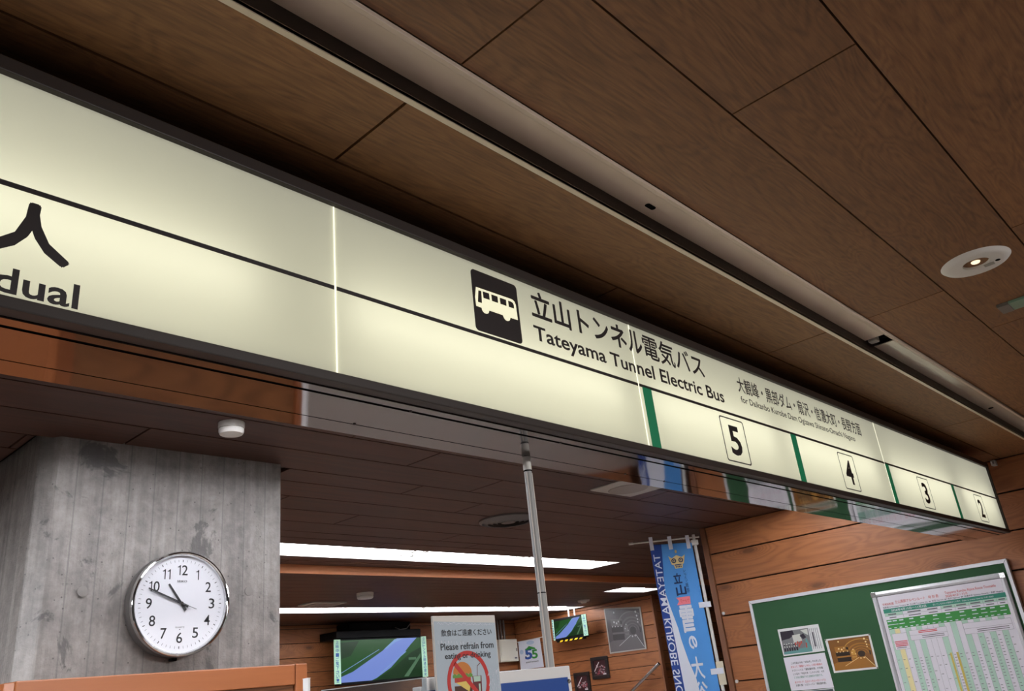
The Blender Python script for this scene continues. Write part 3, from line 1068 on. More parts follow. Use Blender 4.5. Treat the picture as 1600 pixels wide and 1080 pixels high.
nt = thing('no_eating_notice', 'laminated notice with burger in a red circle asking visitors to refrain from eating or drinking', 'notice', (1.138, 1.187, -0.09))
MB().box(1.0545, 1.2185, 1.1840, 1.1884, -0.095, 0.1440).build('sheet_holder', M['white'], nt, bevel=0.0012)
PN0 = wallB(1.1838)
PN = lambda a, b_, c=0.0: PN0(a, b_, c * 0.3)
MB().poly(PN, [(1.0565, -0.09), (1.2160, -0.09), (1.2165, 0.1295), (1.0570, 0.1345)], 0.0).build('sheet', M['laminate'], nt)
q = MB()
random.seed(11)
x = 1.066
while x < 1.212:                      # white strokes paint the glints on the laminate's wrinkles
    x2 = x + random.uniform(0.002, 0.007)
    z_ = 0.1305 - (x - 1.06) * 0.03
    q.line(PN, (x, z_ + random.uniform(-0.0025, 0.0025)), (x2, z_ + random.uniform(-0.0025, 0.0025)), random.uniform(0.0006, 0.0013), 0.0006)
    x = x2
for k in range(34):
    x = random.uniform(1.062, 1.20)
    h_ = random.uniform(0.003, 0.009)
    zz = 0.1015 - (x - 1.06) * 0.06
    q.line(PN, (x, zz), (x + random.uniform(-0.001, 0.002), zz - h_), random.uniform(0.0004, 0.001), 0.0005)
for k in range(40):
    x = random.uniform(1.185, 1.214)
    zz = random.uniform(0.0, 0.048)
    q.line(PN, (x, zz), (x + random.uniform(-0.004, 0.004), zz - random.uniform(0.002, 0.009)), random.uniform(0.0004, 0.0011), 0.0011)
q.build('wrinkle_glint', M['flagwhite'], nt)
q = MB()
q.text(PN, '飲食はご遠慮ください', 1.0735, 1.2045, 0.1075, 0.1195, 0.0012, 0.010)
q.text(PN, 'Please refrain from', 1.0700, 1.2070, 0.0835, 0.0955, 0.0012, 0.012)
q.text(PN, 'eating or drinking', 1.0790, 1.1970, 0.0650, 0.0785, 0.0012, 0.012)
q.build('lettering', M['blackprint'], nt)
RC = (1.1345, 0.0270)
q = MB()
q.ring(PN, RC[0], RC[1], 0.0455, 0.0540, 0.0009, sa=1.0)
q.line(PN, (RC[0] - 0.033, RC[1] + 0.033), (RC[0] + 0.033, RC[1] - 0.033), 0.0085, 0.0009)
q.build('prohibition_ring', M['redring'], nt)
M['bun'] = mat('print_bun', (214, 132, 58), 0.5)
M['lettuce'] = mat('print_lettuce', (110, 160, 70), 0.5)
M['tomato'] = mat('print_tomato', (196, 66, 48), 0.5)
M['patty'] = mat('print_patty', (84, 48, 36), 0.5)
M['cheese'] = mat('print_cheese', (240, 210, 110), 0.5)
M['cola'] = mat('print_cola', (110, 40, 48), 0.5)
q = MB()
cx = 1.1200
q.poly(PN, [(cx - 0.0225, 0.0405)] + [(cx + 0.0235 * math.cos(math.radians(a)), 0.0430 + 0.0190 * math.sin(math.radians(a))) for a in range(180, -1, -12)] + [(cx + 0.0225, 0.0405)], 0.0003)
q.build('burger_bun', M['bun'], nt)
MB().rect(PN, cx - 0.020, cx + 0.021, -0.010, 0.004, 0.0003).build('burger_bun_base', M['bun'], nt)
q = MB()
pts = [(cx - 0.025 + 0.05 * i / 10, 0.0405 + (0.002 if i % 2 else -0.001)) for i in range(11)]
q.poly(PN, pts + [(cx + 0.025, 0.035), (cx - 0.025, 0.035)], 0.0004)
q.build('burger_lettuce', M['lettuce'], nt)
MB().rect(PN, cx - 0.021, cx + 0.020, 0.027, 0.036, 0.00035).build('burger_tomato', M['tomato'], nt)
MB().rect(PN, cx - 0.022, cx + 0.022, 0.004, 0.021, 0.00035).build('burger_patty', M['patty'], nt)
q = MB()
q.poly(PN, [(cx - 0.018, 0.027), (cx + 0.021, 0.029), (cx + 0.014, 0.010)], 0.0005)
q.build('burger_cheese', M['cheese'], nt)
q = MB()
q.poly(PN, [(1.144, 0.036), (1.168, 0.036), (1.1655, -0.012), (1.1465, -0.012)], 0.0003)
q.line(PN, (1.157, 0.036), (1.159, 0.053), 0.0014, 0.0003)
q.line(PN, (1.159, 0.053), (1.167, 0.058), 0.0014, 0.0003)
q.build('drink_cup', M['cola'], nt)
q = MB()
q.poly(PN, [(1.1465, 0.0355), (1.1655, 0.0355), (1.1645, 0.026), (1.1475, 0.026)], 0.0004)
q.poly(PN, [(1.159, 0.022), (1.1635, 0.022), (1.163, 0.0), (1.159, 0.0)], 0.0004)
q.build('drink_ice', M['sc_pale'] if False else M['mint'], nt)

sc = thing('acrylic_screen', 'clear acrylic screen standing on edge beside the no-eating notice', 'acrylic screen', (0.98, 1.28, -1.6))
A0, A1 = Vector((1.0215, 1.174, 0)), Vector((0.945, 1.377, 0))
dv = (A1 - A0).normalized()
nv = Vector((dv.y, -dv.x, 0))
mb = MB()
q_ = [A0, A1, A1 + nv * 0.004, A0 + nv * 0.004]
mb.prism([(p.x, p.y) for p in q_], -1.0, 0.039)
mb.build('sheet', M['acrylic'], sc)
mb = MB()
q_ = [A0 + Vector((0, 0, 0)), A1, A1 + nv * 0.0042, A0 + nv * 0.0042]
mb.prism([(p.x, p.y) for p in q_], 0.039, 0.0405)
mb.build('polished_edge', M['whitepaint'], sc)
mb = MB()
p0 = A0 + dv * 0.010 - nv * 0.003
q_ = [p0, p0 + dv * 0.016, p0 + dv * 0.016 + nv * 0.009, p0 + nv * 0.009]
mb.prism([(p.x, p.y) for p in q_], 0.004, 0.026)
cl = mb.build('clamp', M['alu'], sc, bevel=0.0015)
mb = MB()
mb.tube(p0 + dv * 0.011 + nv * 0.010 + Vector((0, 0, 0.012)), p0 + dv * 0.011 + nv * 0.014 + Vector((0, 0, 0.012)), 0.004, 14)
mb.build('clamp_screw', M['steel'], cl)
mb = MB()
q_ = [A0 - nv * 0.01, A1 - nv * 0.01, A1 + nv * 0.014, A0 + nv * 0.014]
mb.prism([(p.x, p.y) for p in q_], -1.6, -1.001)
mb.build('base', M['whitepaint'], sc)

pl = thing('support_pole', 'slim pole wrapped in grey vinyl reaching up to the underside of the sign', 'pole', (1.50, 1.318, -1.6))
PX, PY = 1.4965, 1.297
MB().tube((PX, PY, -1.6), (PX, PY, 0.515), 0.0095, 20).build('shaft', M['vinyl'], pl, smooth=True)
MB().tube((PX, PY, 0.498), (PX, PY, 0.530), 0.0105, 20).build('top_collar', M['white'], pl, smooth=True)
MB().tube((PX, PY, 0.4935), (PX, PY, 0.4965), 0.0102, 20).build('band', M['black'], pl)
MB().tube((PX, PY, 0.204), (PX, PY, 0.2065), 0.0101, 20).build('band', M['black'], pl)
mb = MB()
mb.tube((PX - 0.0088, PY - 0.004, -1.6), (PX - 0.0088, PY - 0.004, 0.49), 0.0014, 8)
mb.tube((PX + 0.0086, PY - 0.005, -1.6), (PX + 0.0086, PY - 0.005, 0.49), 0.0014, 8)
mb.build('wrap_edge', M['clearedge'], pl)
MB().lathe(lambda a, b_, c=0.0: Vector((PX + a, PY + b_, -1.6 + c)), [(0.05, 0.0), (0.05, 0.006), (0.02, 0.012), (0.0, 0.012)], 24).build('foot_plate', M['steel'], pl, smooth=True)

ps = thing('white_post', 'thin white post just right of the orange wooden casing', 'post', (1.669, 2.5, -1.6))
MB().box(1.6645, 1.6735, 2.50, 2.53, -1.6, 0.112).build('shaft', M['whitepaint'], ps, bevel=0.001)
MB().box(1.6635, 1.6745, 2.499, 2.531, 0.112, 0.1145).build('cap', M['whitepaint'], ps, bevel=0.001)

# ------------------------------------------------------------------ banner
fwh = Vector((FW.x, FW.y, 0)).normalized()
rth = Vector((fwh.y, -fwh.x, 0))
BO = Vector((5.45, 3.19, 0))


def PB(a, b_, c=0.0):
    # the cloth hangs with a slow ripple
    w_ = 0.010 * math.sin(9 * a + 2.1 * b_) + 0.006 * math.sin(23 * a - 3.0 * b_)
    return BO + rth * a + Vector((0, 0, b_)) - fwh * (c + 0.012 + w_)


bn = thing('banner', 'tall blue banner on a white pole before the corner of the plank wall', 'banner', (5.45, 3.19, -1.6))
pole_top, pole_bot = BO + rth * 0.006, BO + rth * 0.021
MB().tube(pole_bot + Vector((0, 0, -1.58)), pole_top + Vector((0, 0, 0.935)), 0.0115, 16).build('pole', M['white'], bn, smooth=True)
b0 = BO + rth * -0.478 + Vector((0, 0, 0.920))
b1 = BO + rth * 0.046 + Vector((0, 0, 0.915))
bar = MB().tube(b0, b1, 0.006, 12).build('crossbar', M['white'], bn, smooth=True)
MB().tube(b0, b0 + rth * 0.035, 0.0095, 12).build('crossbar_tip', M['white'], bar, smooth=True)
MB().obox(lambda a, b_, c: BO + rth * a + Vector((0, 0, b_)) - fwh * c, -0.022, 0.030, 0.858, 0.895, -0.02, 0.02).build('joint_clamp', M['white'], bn, bevel=0.004)
MB().lathe(lambda a, b_, c=0.0: Vector((BO.x + a, BO.y + b_, -1.6 + c)), [(0.17, 0.0), (0.17, 0.06), (0.12, 0.10), (0.03, 0.12), (0.0, 0.12)], 32).build('base_weight', M['greyplastic'], bn, smooth=True)
# cloth edges (metres along the banner / height)
TOP, BOT = 0.875, -0.90


def left(b_):
    return -0.328 + (0.89 - b_) * 0.016


def right(b_):
    return -0.020 + (0.86 - b_) * 0.009


def spl(b_):                    # boundary between the navy strip and the sky blue field
    pts = [(0.9, -0.238), (0.72, -0.255), (0.577, -0.269), (0.45, -0.262), (0.354, -0.258), (-0.1, -0.252), (-1.0, -0.245)]
    for (z1, a1_), (z0, a0_) in zip(pts, pts[1:]):
        if b_ >= z0:
            return a0_ + (a1_ - a0_) * (b_ - z0) / (z1 - z0)
    return pts[-1][1]


def strip(fl_, fr_, nb=60, na=6):
    q = MB()
    vs, fs = [], []
    for i in range(nb + 1):
        b_ = TOP + (BOT - TOP) * i / nb
        l_, r_ = fl_(b_), fr_(b_)
        tilt = 0.020
        for j in range(na + 1):
            a = l_ + (r_ - l_) * j / na
            vs.append(PB(a, b_ + (tilt * (0.0 - a) / 0.3 if i < 2 else 0.0), 0.0))
    for i in range(nb):
        for j in range(na):
            k = i * (na + 1) + j
            fs.append((k, k + 1, k + na + 2, k + na + 1))
    return q.add(vs, fs)


clo = strip(spl, right, na=12).build('cloth', M['flagblue'], bn, smooth=True)
strip(left, spl).build('cloth_edge_strip', M['flagnavy'], bn, smooth=True)


def clothpoly(pts, c=0.0015, nb=30, na=5):
    """four-sided strip given as list of (height, left, right), subdivided to follow the ripple"""
    q = MB()
    vs, fs = [], []
    rows = []
    for (b1_, l1, r1), (b0_, l0, r0) in zip(pts, pts[1:]):
        for i in range(nb):
            t_ = i / nb
            rows.append((b1_ + (b0_ - b1_) * t_, l1 + (l0 - l1) * t_, r1 + (r0 - r1) * t_))
    rows.append(pts[-1])
    for b_, l_, r_ in rows:
        for j in range(na + 1):
            vs.append(PB(l_ + (r_ - l_) * j / na, b_, c))
    for i in range(len(rows) - 1):
        for j in range(na):
            k = i * (na + 1) + j
            fs.append((k, k + 1, k + na + 2, k + na + 1))
    return q.add(vs, fs)


clothpoly([(0.546, -0.271, -0.268), (0.45, -0.266, -0.252), (0.30, -0.262, -0.222), (0.222, -0.258, -0.215), (0.08, -0.255, -0.190), (-0.04, -0.252, -0.158), (-0.12, -0.250, -0.150), (-0.90, -0.246, -0.08)], nb=8).build('snow_slope', M['flagwhite'], clo)
q = MB()
q.text(PB, 'TATEYAMA KUROBE SNOW WALL', -0.313, -0.264, -0.47, 0.822, 0.002, 0.008, mirror=True, rot=-90)
q.build('lettering', M['flagwhite'], clo)
q = MB()
q.text(PB, '立', -0.196, -0.138, 0.600, 0.674, 0.002, 0.025, mirror=True)
q.text(PB, '山', -0.192, -0.120, 0.516, 0.590, 0.002, 0.030, mirror=True)
q.text(PB, '黒部', -0.118, -0.098, 0.530, 0.600, 0.002, 0.0, mirror=True, rot=-90)
q.text(PB, 'アルペン', -0.118, -0.100, 0.605, 0.690, 0.002, 0.0, mirror=True, rot=-90)
q.build('name_lettering', M['navyprint'], clo)
q = MB()
q.text(PB, '雪', -0.196, -0.096, 0.262, 0.448, 0.002, 0.028, mirror=True)
q.text(PB, 'の', -0.166, -0.108, 0.150, 0.240, 0.002, 0.045, mirror=True)
q.text(PB, '大', -0.178, -0.092, -0.048, 0.100, 0.002, 0.018, mirror=True)
q.text(PB, '谷', -0.178, -0.086, -0.215, -0.062, 0.002, 0.018, mirror=True)
q.build('title_lettering', M['flagwhite'], clo)
rb = clothpoly([(0.505, -0.200, -0.102), (0.480, -0.184, -0.104), (0.453, -0.202, -0.106)], 0.002, nb=4, na=8).build('ribbon', M['pink'], clo)
q = MB()
q.text(PB, 'ウォーク', -0.175, -0.112, 0.466, 0.492, 0.0028, 0.0, mirror=True)
q.build('ribbon_lettering', M['redring'], rb)
# crown emblem
q = MB()
q.poly(PB, [(-0.205, 0.800), (-0.182, 0.782), (-0.148, 0.800), (-0.112, 0.782), (-0.087, 0.798), (-0.104, 0.735), (-0.190, 0.735)], 0.002)
q.poly(PB, [(-0.178, 0.734), (-0.112, 0.734), (-0.118, 0.706), (-0.170, 0.706)], 0.002)
q.ell(PB, -0.147, 0.826, 0.008, 0.012, 0.002, 16)
q.build('crown_emblem', M['gold'], clo)
q = MB()
for a in (-0.172, -0.122):
    q.ring(PB, a, 0.762, 0.010, 0.017, 0.0028, 20)
    q.ell(PB, a, 0.762, 0.005, 0.006, 0.0028, 12)
q.rect(PB, -0.170, -0.122, 0.728, 0.734, 0.0028)
for k in range(4):
    q.rect(PB, -0.164 + k * 0.011, -0.158 + k * 0.011, 0.712, 0.724, 0.0028)
q.build('crown_detail', M['navyprint'], clo)
for a in (-0.313, -0.176, -0.047):
    q = MB()
    bt = 0.893 + (0.0 - a) * 0.02 / 0.3
    q.obox(lambda x_, y_, c: PB(x_, y_, c), a - 0.014, a + 0.014, bt - 0.060, bt + 0.036, 0.001, 0.003)
    q.build('hanging_loop', M['flagwhite'], bn)
for b_ in (0.437, -0.008, -0.45):
    q = MB()
    q.obox(lambda x_, y_, c: PB(x_, y_, c), -0.050, 0.035, b_ - 0.020, b_ + 0.018, 0.002, 0.005)
    q.build('pole_loop', M['flagwhite'], bn)
q = MB()
q.obox(lambda x_, y_, c: BO + rth * (x_ + 0.015) + Vector((0, 0, y_)) - fwh * c, -0.022, 0.028, -0.10, 0.052, 0.013, 0.0145)
q.build('paper_tag', M['tape'], bn)

# ------------------------------------------------------------------ green notice board on the right wall
BX = 5.62
PW = wallR(BX)
gb = thing('notice_board', 'large green notice board in a white frame on the plank wall', 'notice board', (5.635, 2.1, -0.80))
MB().box(BX, BX + 0.028, 1.25, 2.935, -0.80, 0.420).build('felt', M['green'], gb)
mb = MB()
FWd = 0.022
mb.obox(PW, 1.247, 2.938, 0.402, 0.424, -0.028, 0.008)
mb.obox(PW, 1.247, 2.938, -0.80, -0.778, -0.028, 0.008)
mb.obox(PW, 2.918, 2.938, -0.778, 0.402, -0.028, 0.008)
mb.obox(PW, 1.247, 1.267, -0.778, 0.402, -0.028, 0.008)
mb.build('frame', M['alu'], gb, bevel=0.002)
q = MB()
for (ya, yb, za, zb_) in ((2.918, 2.9385, 0.402, 0.4245), (1.247, 1.267, 0.402, 0.4245)):
    q.line(PW, (ya if ya > 2 else yb, za), (yb if ya > 2 else ya, zb_), 0.0018, 0.0086)
q.build('mitre', M['ink'], gb)


def qmap(corners):
    """corners tl, tr, br, bl in (y, z); returns frame with a 0..1 left to right and b 0..1 bottom to top"""
    tl, tr, br, bl = [Vector(c) for c in corners]

    def P_(a, b_, c=0.0):
        p = (bl * (1 - a) + br * a) * (1 - b_) + (tl * (1 - a) + tr * a) * b_
        return PW(p.x, p.y, c)
    return P_


def tunnel_picture(P_, parent, mats, c=0.0012):
    bg, lightc, dark, hot, mid = mats
    MB().rect(P_, 0, 1, 0, 1, c).build('picture', bg, parent)
    q = MB()
    q.poly(P_, [(0.0, 0.0), (1.0, 0.0), (0.78, 0.36), (0.42, 0.36), (0.0, 0.22)], c + 0.0002)
    for k, r in enumerate((0.10, 0.16, 0.23, 0.31)):
        R_ = r + 0.018 + 0.008 * k
        q.ring(P_, 0.74, 0.46, r, R_, c + 0.0003, 24, a0=math.degrees(math.acos(min(1.0, 0.25 / R_))), a1=200)
    q.rect(P_, 0.12, 0.46, 0.60, 0.76, c + 0.0003)
    q.rect(P_, 0.14, 0.60, 0.40, 0.44, c + 0.0006)
    q.build('picture_midtone', mid, parent)
    q = MB()
    q.rect(P_, 0.13, 0.47, 0.26, 0.40, c + 0.0005)
    q.rect(P_, 0.12, 0.46, 0.45, 0.57, c + 0.0005)
    q.ell(P_, 0.74, 0.46, 0.085, 0.10, c + 0.0005, 20)
    q.rect(P_, 0.40, 0.45, 0.64, 0.72, c + 0.0006)
    q.rect(P_, 0.93, 0.96, 0.40, 0.54, c + 0.0006)
    q.build('picture_shadow', dark, parent)
    q = MB()
    q.line(P_, (0.28, 0.12), (0.66, 0.35), 0.012, c + 0.0007)
    q.line(P_, (0.80, 0.36), (0.99, 0.04), 0.014, c + 0.0007)
    for a, b_, r in ((0.70, 0.32, 0.018), (0.78, 0.33, 0.018), (0.16, 0.585, 0.014), (0.24, 0.585, 0.014), (0.32, 0.585, 0.014), (0.42, 0.585, 0.014),
                     (0.22, 0.69, 0.022), (0.29, 0.66, 0.022), (0.35, 0.70, 0.018), (0.88, 0.92, 0.025), (0.90, 0.82, 0.022), (0.91, 0.73, 0.018), (0.91, 0.66, 0.016),
                     (0.56, 0.62, 0.014), (0.52, 0.52, 0.014), (0.60, 0.47, 0.012), (0.25, 0.92, 0.02)):
        q.ell(P_, a, b_, r, r * 1.2, c + 0.0008, 10)
    q.build('picture_highlight', hot, parent)
    q = MB()
    q.ring(P_, 0.74, 0.50, 0.42, 0.445, c + 0.0003, 24, a0=58, a1=150)
    q.rect(P_, 0.15, 0.43, 0.61, 0.63, c + 0.0005)
    q.poly(P_, [(0.50, 0.36), (0.62, 0.36), (0.60, 0.62), (0.50, 0.58)], c + 0.0004)
    q.build('picture_lighttone', lightc, parent)


# sepia tunnel photograph
sp_ = thing('tunnel_photograph', 'golden-brown photograph of a bus in a tunnel pinned to the green board', 'photograph', (BX, 2.30, -0.098))
MB().slab(PW, [(2.452, 0.111), (2.442, -0.098), (2.150, -0.098), (2.148, 0.111)], 0.0003, 0.0010).build('print', M['whitepaint'], sp_)
tunnel_picture(qmap([(2.434, 0.101), (2.160, 0.101), (2.163, -0.086), (2.430, -0.086)]), sp_,
               (mat('sepia_base', (128, 82, 28), 0.4), mat('sepia_light', (190, 140, 60), 0.4), mat('sepia_dark', (44, 28, 14), 0.4),
                mat('sepia_hot', (250, 222, 160), 0.4), mat('sepia_mid', (162, 108, 40), 0.4)), 0.0012)
for y_, z_ in ((2.447, 0.106), (2.153, 0.106), (2.155, -0.093)):
    MB().lathe(lambda a, b_, c=0.0: PW(y_ + a, z_ + b_, c), [(0.005, 0.001), (0.004, 0.005), (0.0, 0.006)], 12).build('pin', M['conduit'], sp_, smooth=True)

cp = thing('crowd_photograph', 'colour photograph of people beside a bus, pinned above a typed sheet on the green board', 'photograph', (BX, 2.62, 0.04))
MB().slab(PW, [(2.768, 0.211), (2.765, 0.038), (2.468, 0.041), (2.471, 0.211)], 0.0003, 0.0010).build('print', M['whitepaint'], cp)
Q = qmap([(2.753, 0.194), (2.548, 0.195), (2.552, 0.047), (2.757, 0.047)])
MB().rect(Q, 0, 1, 0, 1, 0.0012).build('picture', mat('photo_grey', (126, 128, 128), 0.4), cp)
q = MB()
q.poly(Q, [(0.0, 1.0), (0.45, 1.0), (0.48, 0.80), (0.30, 0.66), (0.05, 0.62), (0.0, 0.60)], 0.0014)
for k in range(6):
    q.rect(Q, 0.04 + k * 0.085, 0.10 + k * 0.085, 0.12, 0.42 - 0.02 * (k % 2), 0.0016)
q.poly(Q, [(0.66, 0.72), (0.80, 0.80), (0.88, 0.62), (0.76, 0.56)], 0.0016)
q.build('picture_shadow', mat('photo_dark', (44, 36, 50), 0.4), cp)
q = MB()
q.poly(Q, [(0.0, 0.0), (1.0, 0.0), (1.0, 0.18), (0.86, 0.60), (0.78, 0.20), (0.0, 0.10)], 0.0013)
q.build('picture_floor', mat('photo_teal', (104, 158, 156), 0.4), cp)
q = MB()
q.poly(Q, [(0.40, 0.78), (0.68, 0.80), (0.72, 0.50), (0.42, 0.46)], 0.0015)
for k in range(6):
    q.ell(Q, 0.07 + k * 0.085, 0.44 - 0.02 * (k % 2), 0.022, 0.03, 0.0017, 8)
    q.rect(Q, 0.055 + k * 0.085, 0.085 + k * 0.085, 0.27, 0.36, 0.0018)
q.poly(Q, [(0.72, 0.95), (0.97, 0.97), (0.96, 0.70), (0.84, 0.80)], 0.0015)
q.build('picture_highlight', mat('photo_light', (214, 216, 208), 0.4), cp)
q = MB()
for a, b_ in ((0.47, 0.40), (0.55, 0.44), (0.62, 0.38), (0.68, 0.44), (0.83, 0.24), (0.84, 0.34), (0.58, 0.30)):
    q.ell(Q, a, b_, 0.03, 0.07, 0.0019, 8)
q.build('picture_red', mat('photo_red', (190, 88, 76), 0.4), cp)
q = MB()
for k in range(5):
    y_ = 2.540 - k * 0.0135
    q.rect(PW, y_ - 0.0015, y_ + 0.0015, 0.06, 0.19, 0.0012)
q.rect(PW, 2.518, 2.530, 0.075, 0.165, 0.0012)
q.build('newspaper_column', M['greyprint'], cp)

tp = thing('caption_sheet', 'white sheet of red and black typed lines under the crowd photograph', 'paper', (BX, 2.62, -0.184))
MB().slab(PW, [(2.769, 0.028), (2.763, -0.182), (2.465, -0.184), (2.473, 0.031)], 0.0003, 0.0010).build('sheet', M['paper'], tp)


def PWt(s_, c):              # reader's left to right is -y
    return PW(-s_, 0, c)


PT = lambda a, b_, c=0.0: PW(-a, b_, c)
lines = [('この写真は今年「令和6年」の４月１日', -2.722, -2.512, 0.0, 'blackprint'),
         ('をもって「関電トンネル」に続き最後の', -2.729, -2.508, -0.0225, 'red'),
         ('トロリーバス「運転最終便」が到着', -2.724, -2.508, -0.045, 'blackprint'),
         ('した日の「平成８年（１９９６年）４月', -2.724, -2.507, -0.0675, 'blackprint'),
         ('２３日に開催された出発式の写真です。', -2.722, -2.520, -0.089, 'teal'),
         ('ありがとう！立山トンネルトロリーバス', -2.724, -2.509, -0.119, 'red'),
         ('お疲れ様！トロリーバス「運転最終便」', -2.722, -2.510, -0.1385, 'blackprint')]
for mk in ('blackprint', 'red', 'teal'):
    q = MB()
    for s_, a0, a1, z_, k_ in lines:
        if k_ == mk:
            q.text(PT, s_, a0, a1, z_ - 0.020, z_ - 0.006, 0.0013, 0.006)
    q.build('lettering', M[mk], tp)
lp = thing('photograph', 'dark photograph whose top edge shows just below the caption sheet', 'photograph', (BX, 2.61, -0.37))
MB().slab(PW, [(2.764, -0.187), (2.758, -0.37), (2.462, -0.37), (2.467, -0.187)], 0.0003, 0.0010).build('print', M['whitepaint'], lp)
MB().rect(PW, 2.475, 2.752, -0.36, -0.191, 0.0012).build('picture', mat('photo_slate', (70, 84, 86), 0.4), lp)

# timetable in a snap frame
tt = thing('timetable_frame', 'railway-style timetable sheet in a silver snap frame on the right of the green board', 'timetable', (BX, 1.68, -0.75))
MB().box(BX - 0.008, BX - 0.0005, 1.29, 2.068, -0.74, 0.345).build('back_board', M['paper'], tt)
PT2 = lambda a, b_, c=0.0: PW(-a, b_, c + 0.0085)
PW2 = lambda y_, z_, c=0.0: PW(y_, z_, c + 0.0085)
fm = MB()


def bar4(a0, a1, b0, b1, ax):
    # a rounded aluminium rail
    if ax == 'h':
        h_ = b1 - b0
        prof_ = [(0, 0.0), (0.1, 0.008), (0.45, 0.013), (0.9, 0.008), (1, 0.0)]
        vs, fs = [], []
        for f_, c in prof_:
            vs += [PW2(a0, b0 + h_ * f_, c - 0.002), PW2(a1, b0 + h_ * f_, c - 0.002)]
        for k in range(4):
            fs.append((2 * k, 2 * k + 1, 2 * k + 3, 2 * k + 2))
    else:
        w_ = a1 - a0
        prof_ = [(0, 0.0), (0.1, 0.008), (0.45, 0.013), (0.9, 0.008), (1, 0.0)]
        vs, fs = [], []
        for f_, c in prof_:
            vs += [PW2(a0 + w_ * f_, b0, c - 0.002), PW2(a0 + w_ * f_, b1, c - 0.002)]
        for k in range(4):
            fs.append((2 * k, 2 * k + 1, 2 * k + 3, 2 * k + 2))
    fm.add(vs, fs)


bar4(1.305, 2.045, 0.322, 0.352, 'h')
bar4(1.305, 2.045, -0.75, -0.72, 'h')
bar4(2.043, 2.073, -0.735, 0.340, 'v')
bar4(1.279, 1.309, -0.735, 0.340, 'v')
fm.build('rail', M['alu'], tt)
for y_ in (2.058, 1.294):
    for z_ in (0.336, -0.734):
        q = MB()
        q.slab(PW2, rrect(y_ - 0.016, y_ + 0.016, z_ - 0.016, z_ + 0.016, 0.008), -0.002, 0.0115)
        q.build('corner_cap', M['steel'], tt, bevel=0.002)
sheet = MB().rect(PW2, 1.309, 2.043, -0.72, 0.322, 0.0006).build('sheet', M['paper'], tt)
q = MB()
q.line(PW2, (2.041, 0.320), (2.041, -0.72), 0.0025, 0.0009)
q.line(PW2, (1.309, 0.321), (2.043, 0.321), 0.0025, 0.0009)
q.build('border_line', M['greyprint'], sheet)
q = MB()
q.text(PT2, '令和8年度', -2.020, -1.948, 0.2625, 0.2775, 0.0012, 0.004)
q.text(PT2, '立山黒部アルペンルート　時 刻 表', -1.938, -1.674, 0.266, 0.285, 0.0012, 0.004)
q.text(PT2, 'Tateyama Kurobe Alpine Route Timetable', -1.634, -1.346, 0.2745, 0.2935, 0.0012, 0.002)
q.text(PT2, '2026/4/15〜11/3', -1.635, -1.510, 0.2600, 0.2730, 0.0012, 0.004)
q.build('title_lettering', M['red'], sheet)
q = MB()
q.text(PT2, '電鉄富山 Dentetsu Toyama ⇔ 立山駅 Tateyama Sta. ⇔ 室堂 Murodo ⇔ 扇沢 Ogizawa ⇔ 信濃大町 Shinano-Omachi・長野 Nagano', -2.020, -1.317, 0.2445, 0.2565, 0.0012, 0.003)
q.build('route_lettering', M['blackprint'], sheet)
q = MB()
q.rect(PW2, 1.307, 2.023, 0.2165, 0.2420, 0.0010)
q.build('date_band', M['teal'], sheet)
q = MB()
q.text(PT2, '2026年4月15日〜11月3日', -1.975, -1.760, 0.2215, 0.2375, 0.0014, 0.012)
q.text(PT2, '空いているほかの臨時ダイヤ有り（Refer to another sheet for 7/18〜8/30）', -1.72, -1.375, 0.2235, 0.2345, 0.0014, 0.0)
q.build('date_lettering', M['paper'], sheet)
MB().rect(PW2, 1.909, 2.021, 0.1980, 0.2160, 0.0010).build('company_band', M['mint'], sheet)
MB().rect(PW2, 1.310, 1.680, 0.1985, 0.2160, 0.0010).build('company_band', M['mint'], sheet)
q = MB()
for y_ in (1.909, 1.680, 1.60, 1.52, 1.44, 1.365):
    q.line(PW2, (y_, 0.216), (y_, 0.1785), 0.0010, 0.0013)
q.line(PW2, (2.021, 0.198), (1.31, 0.198), 0.0010, 0.0013)
for a, b_ in ((2.0, 1.95), (1.88, 1.80), (1.76, 1.70), (1.665, 1.615), (1.59, 1.535), (1.51, 1.455), (1.43, 1.38), (1.355, 1.32)):
    q.rect(PW2, b_, a, 0.203, 0.2105, 0.0013)
    q.rect(PW2, b_ + 0.004, a - 0.003, 0.185, 0.1905, 0.0013)
q.build('company_text_line', M['greyprint'], sheet)
q = MB()
q.rect(PW2, 1.314, 2.020, 0.1195, 0.1770, 0.0010)
q.build('station_band', M['tgreen'], sheet)
q = MB()
xs = [2.003, 1.970, 1.930, 1.868, 1.80, 1.725, 1.650, 1.57, 1.50, 1.45, 1.40, 1.345]
for x_ in xs:
    q.rect(PW2, x_ - 0.013, x_ + 0.013, 0.164, 0.171, 0.0013)
    q.rect(PW2, x_ - 0.017, x_ + 0.017, 0.1445, 0.1485, 0.0013)
for k in range(21):
    x_ = 2.010 - k * 0.0333
    q.rect(PW2, x_ - 0.008, x_ + 0.008, 0.1235, 0.1285, 0.0013)
q.build('station_text_line', M['flagwhite'], sheet)
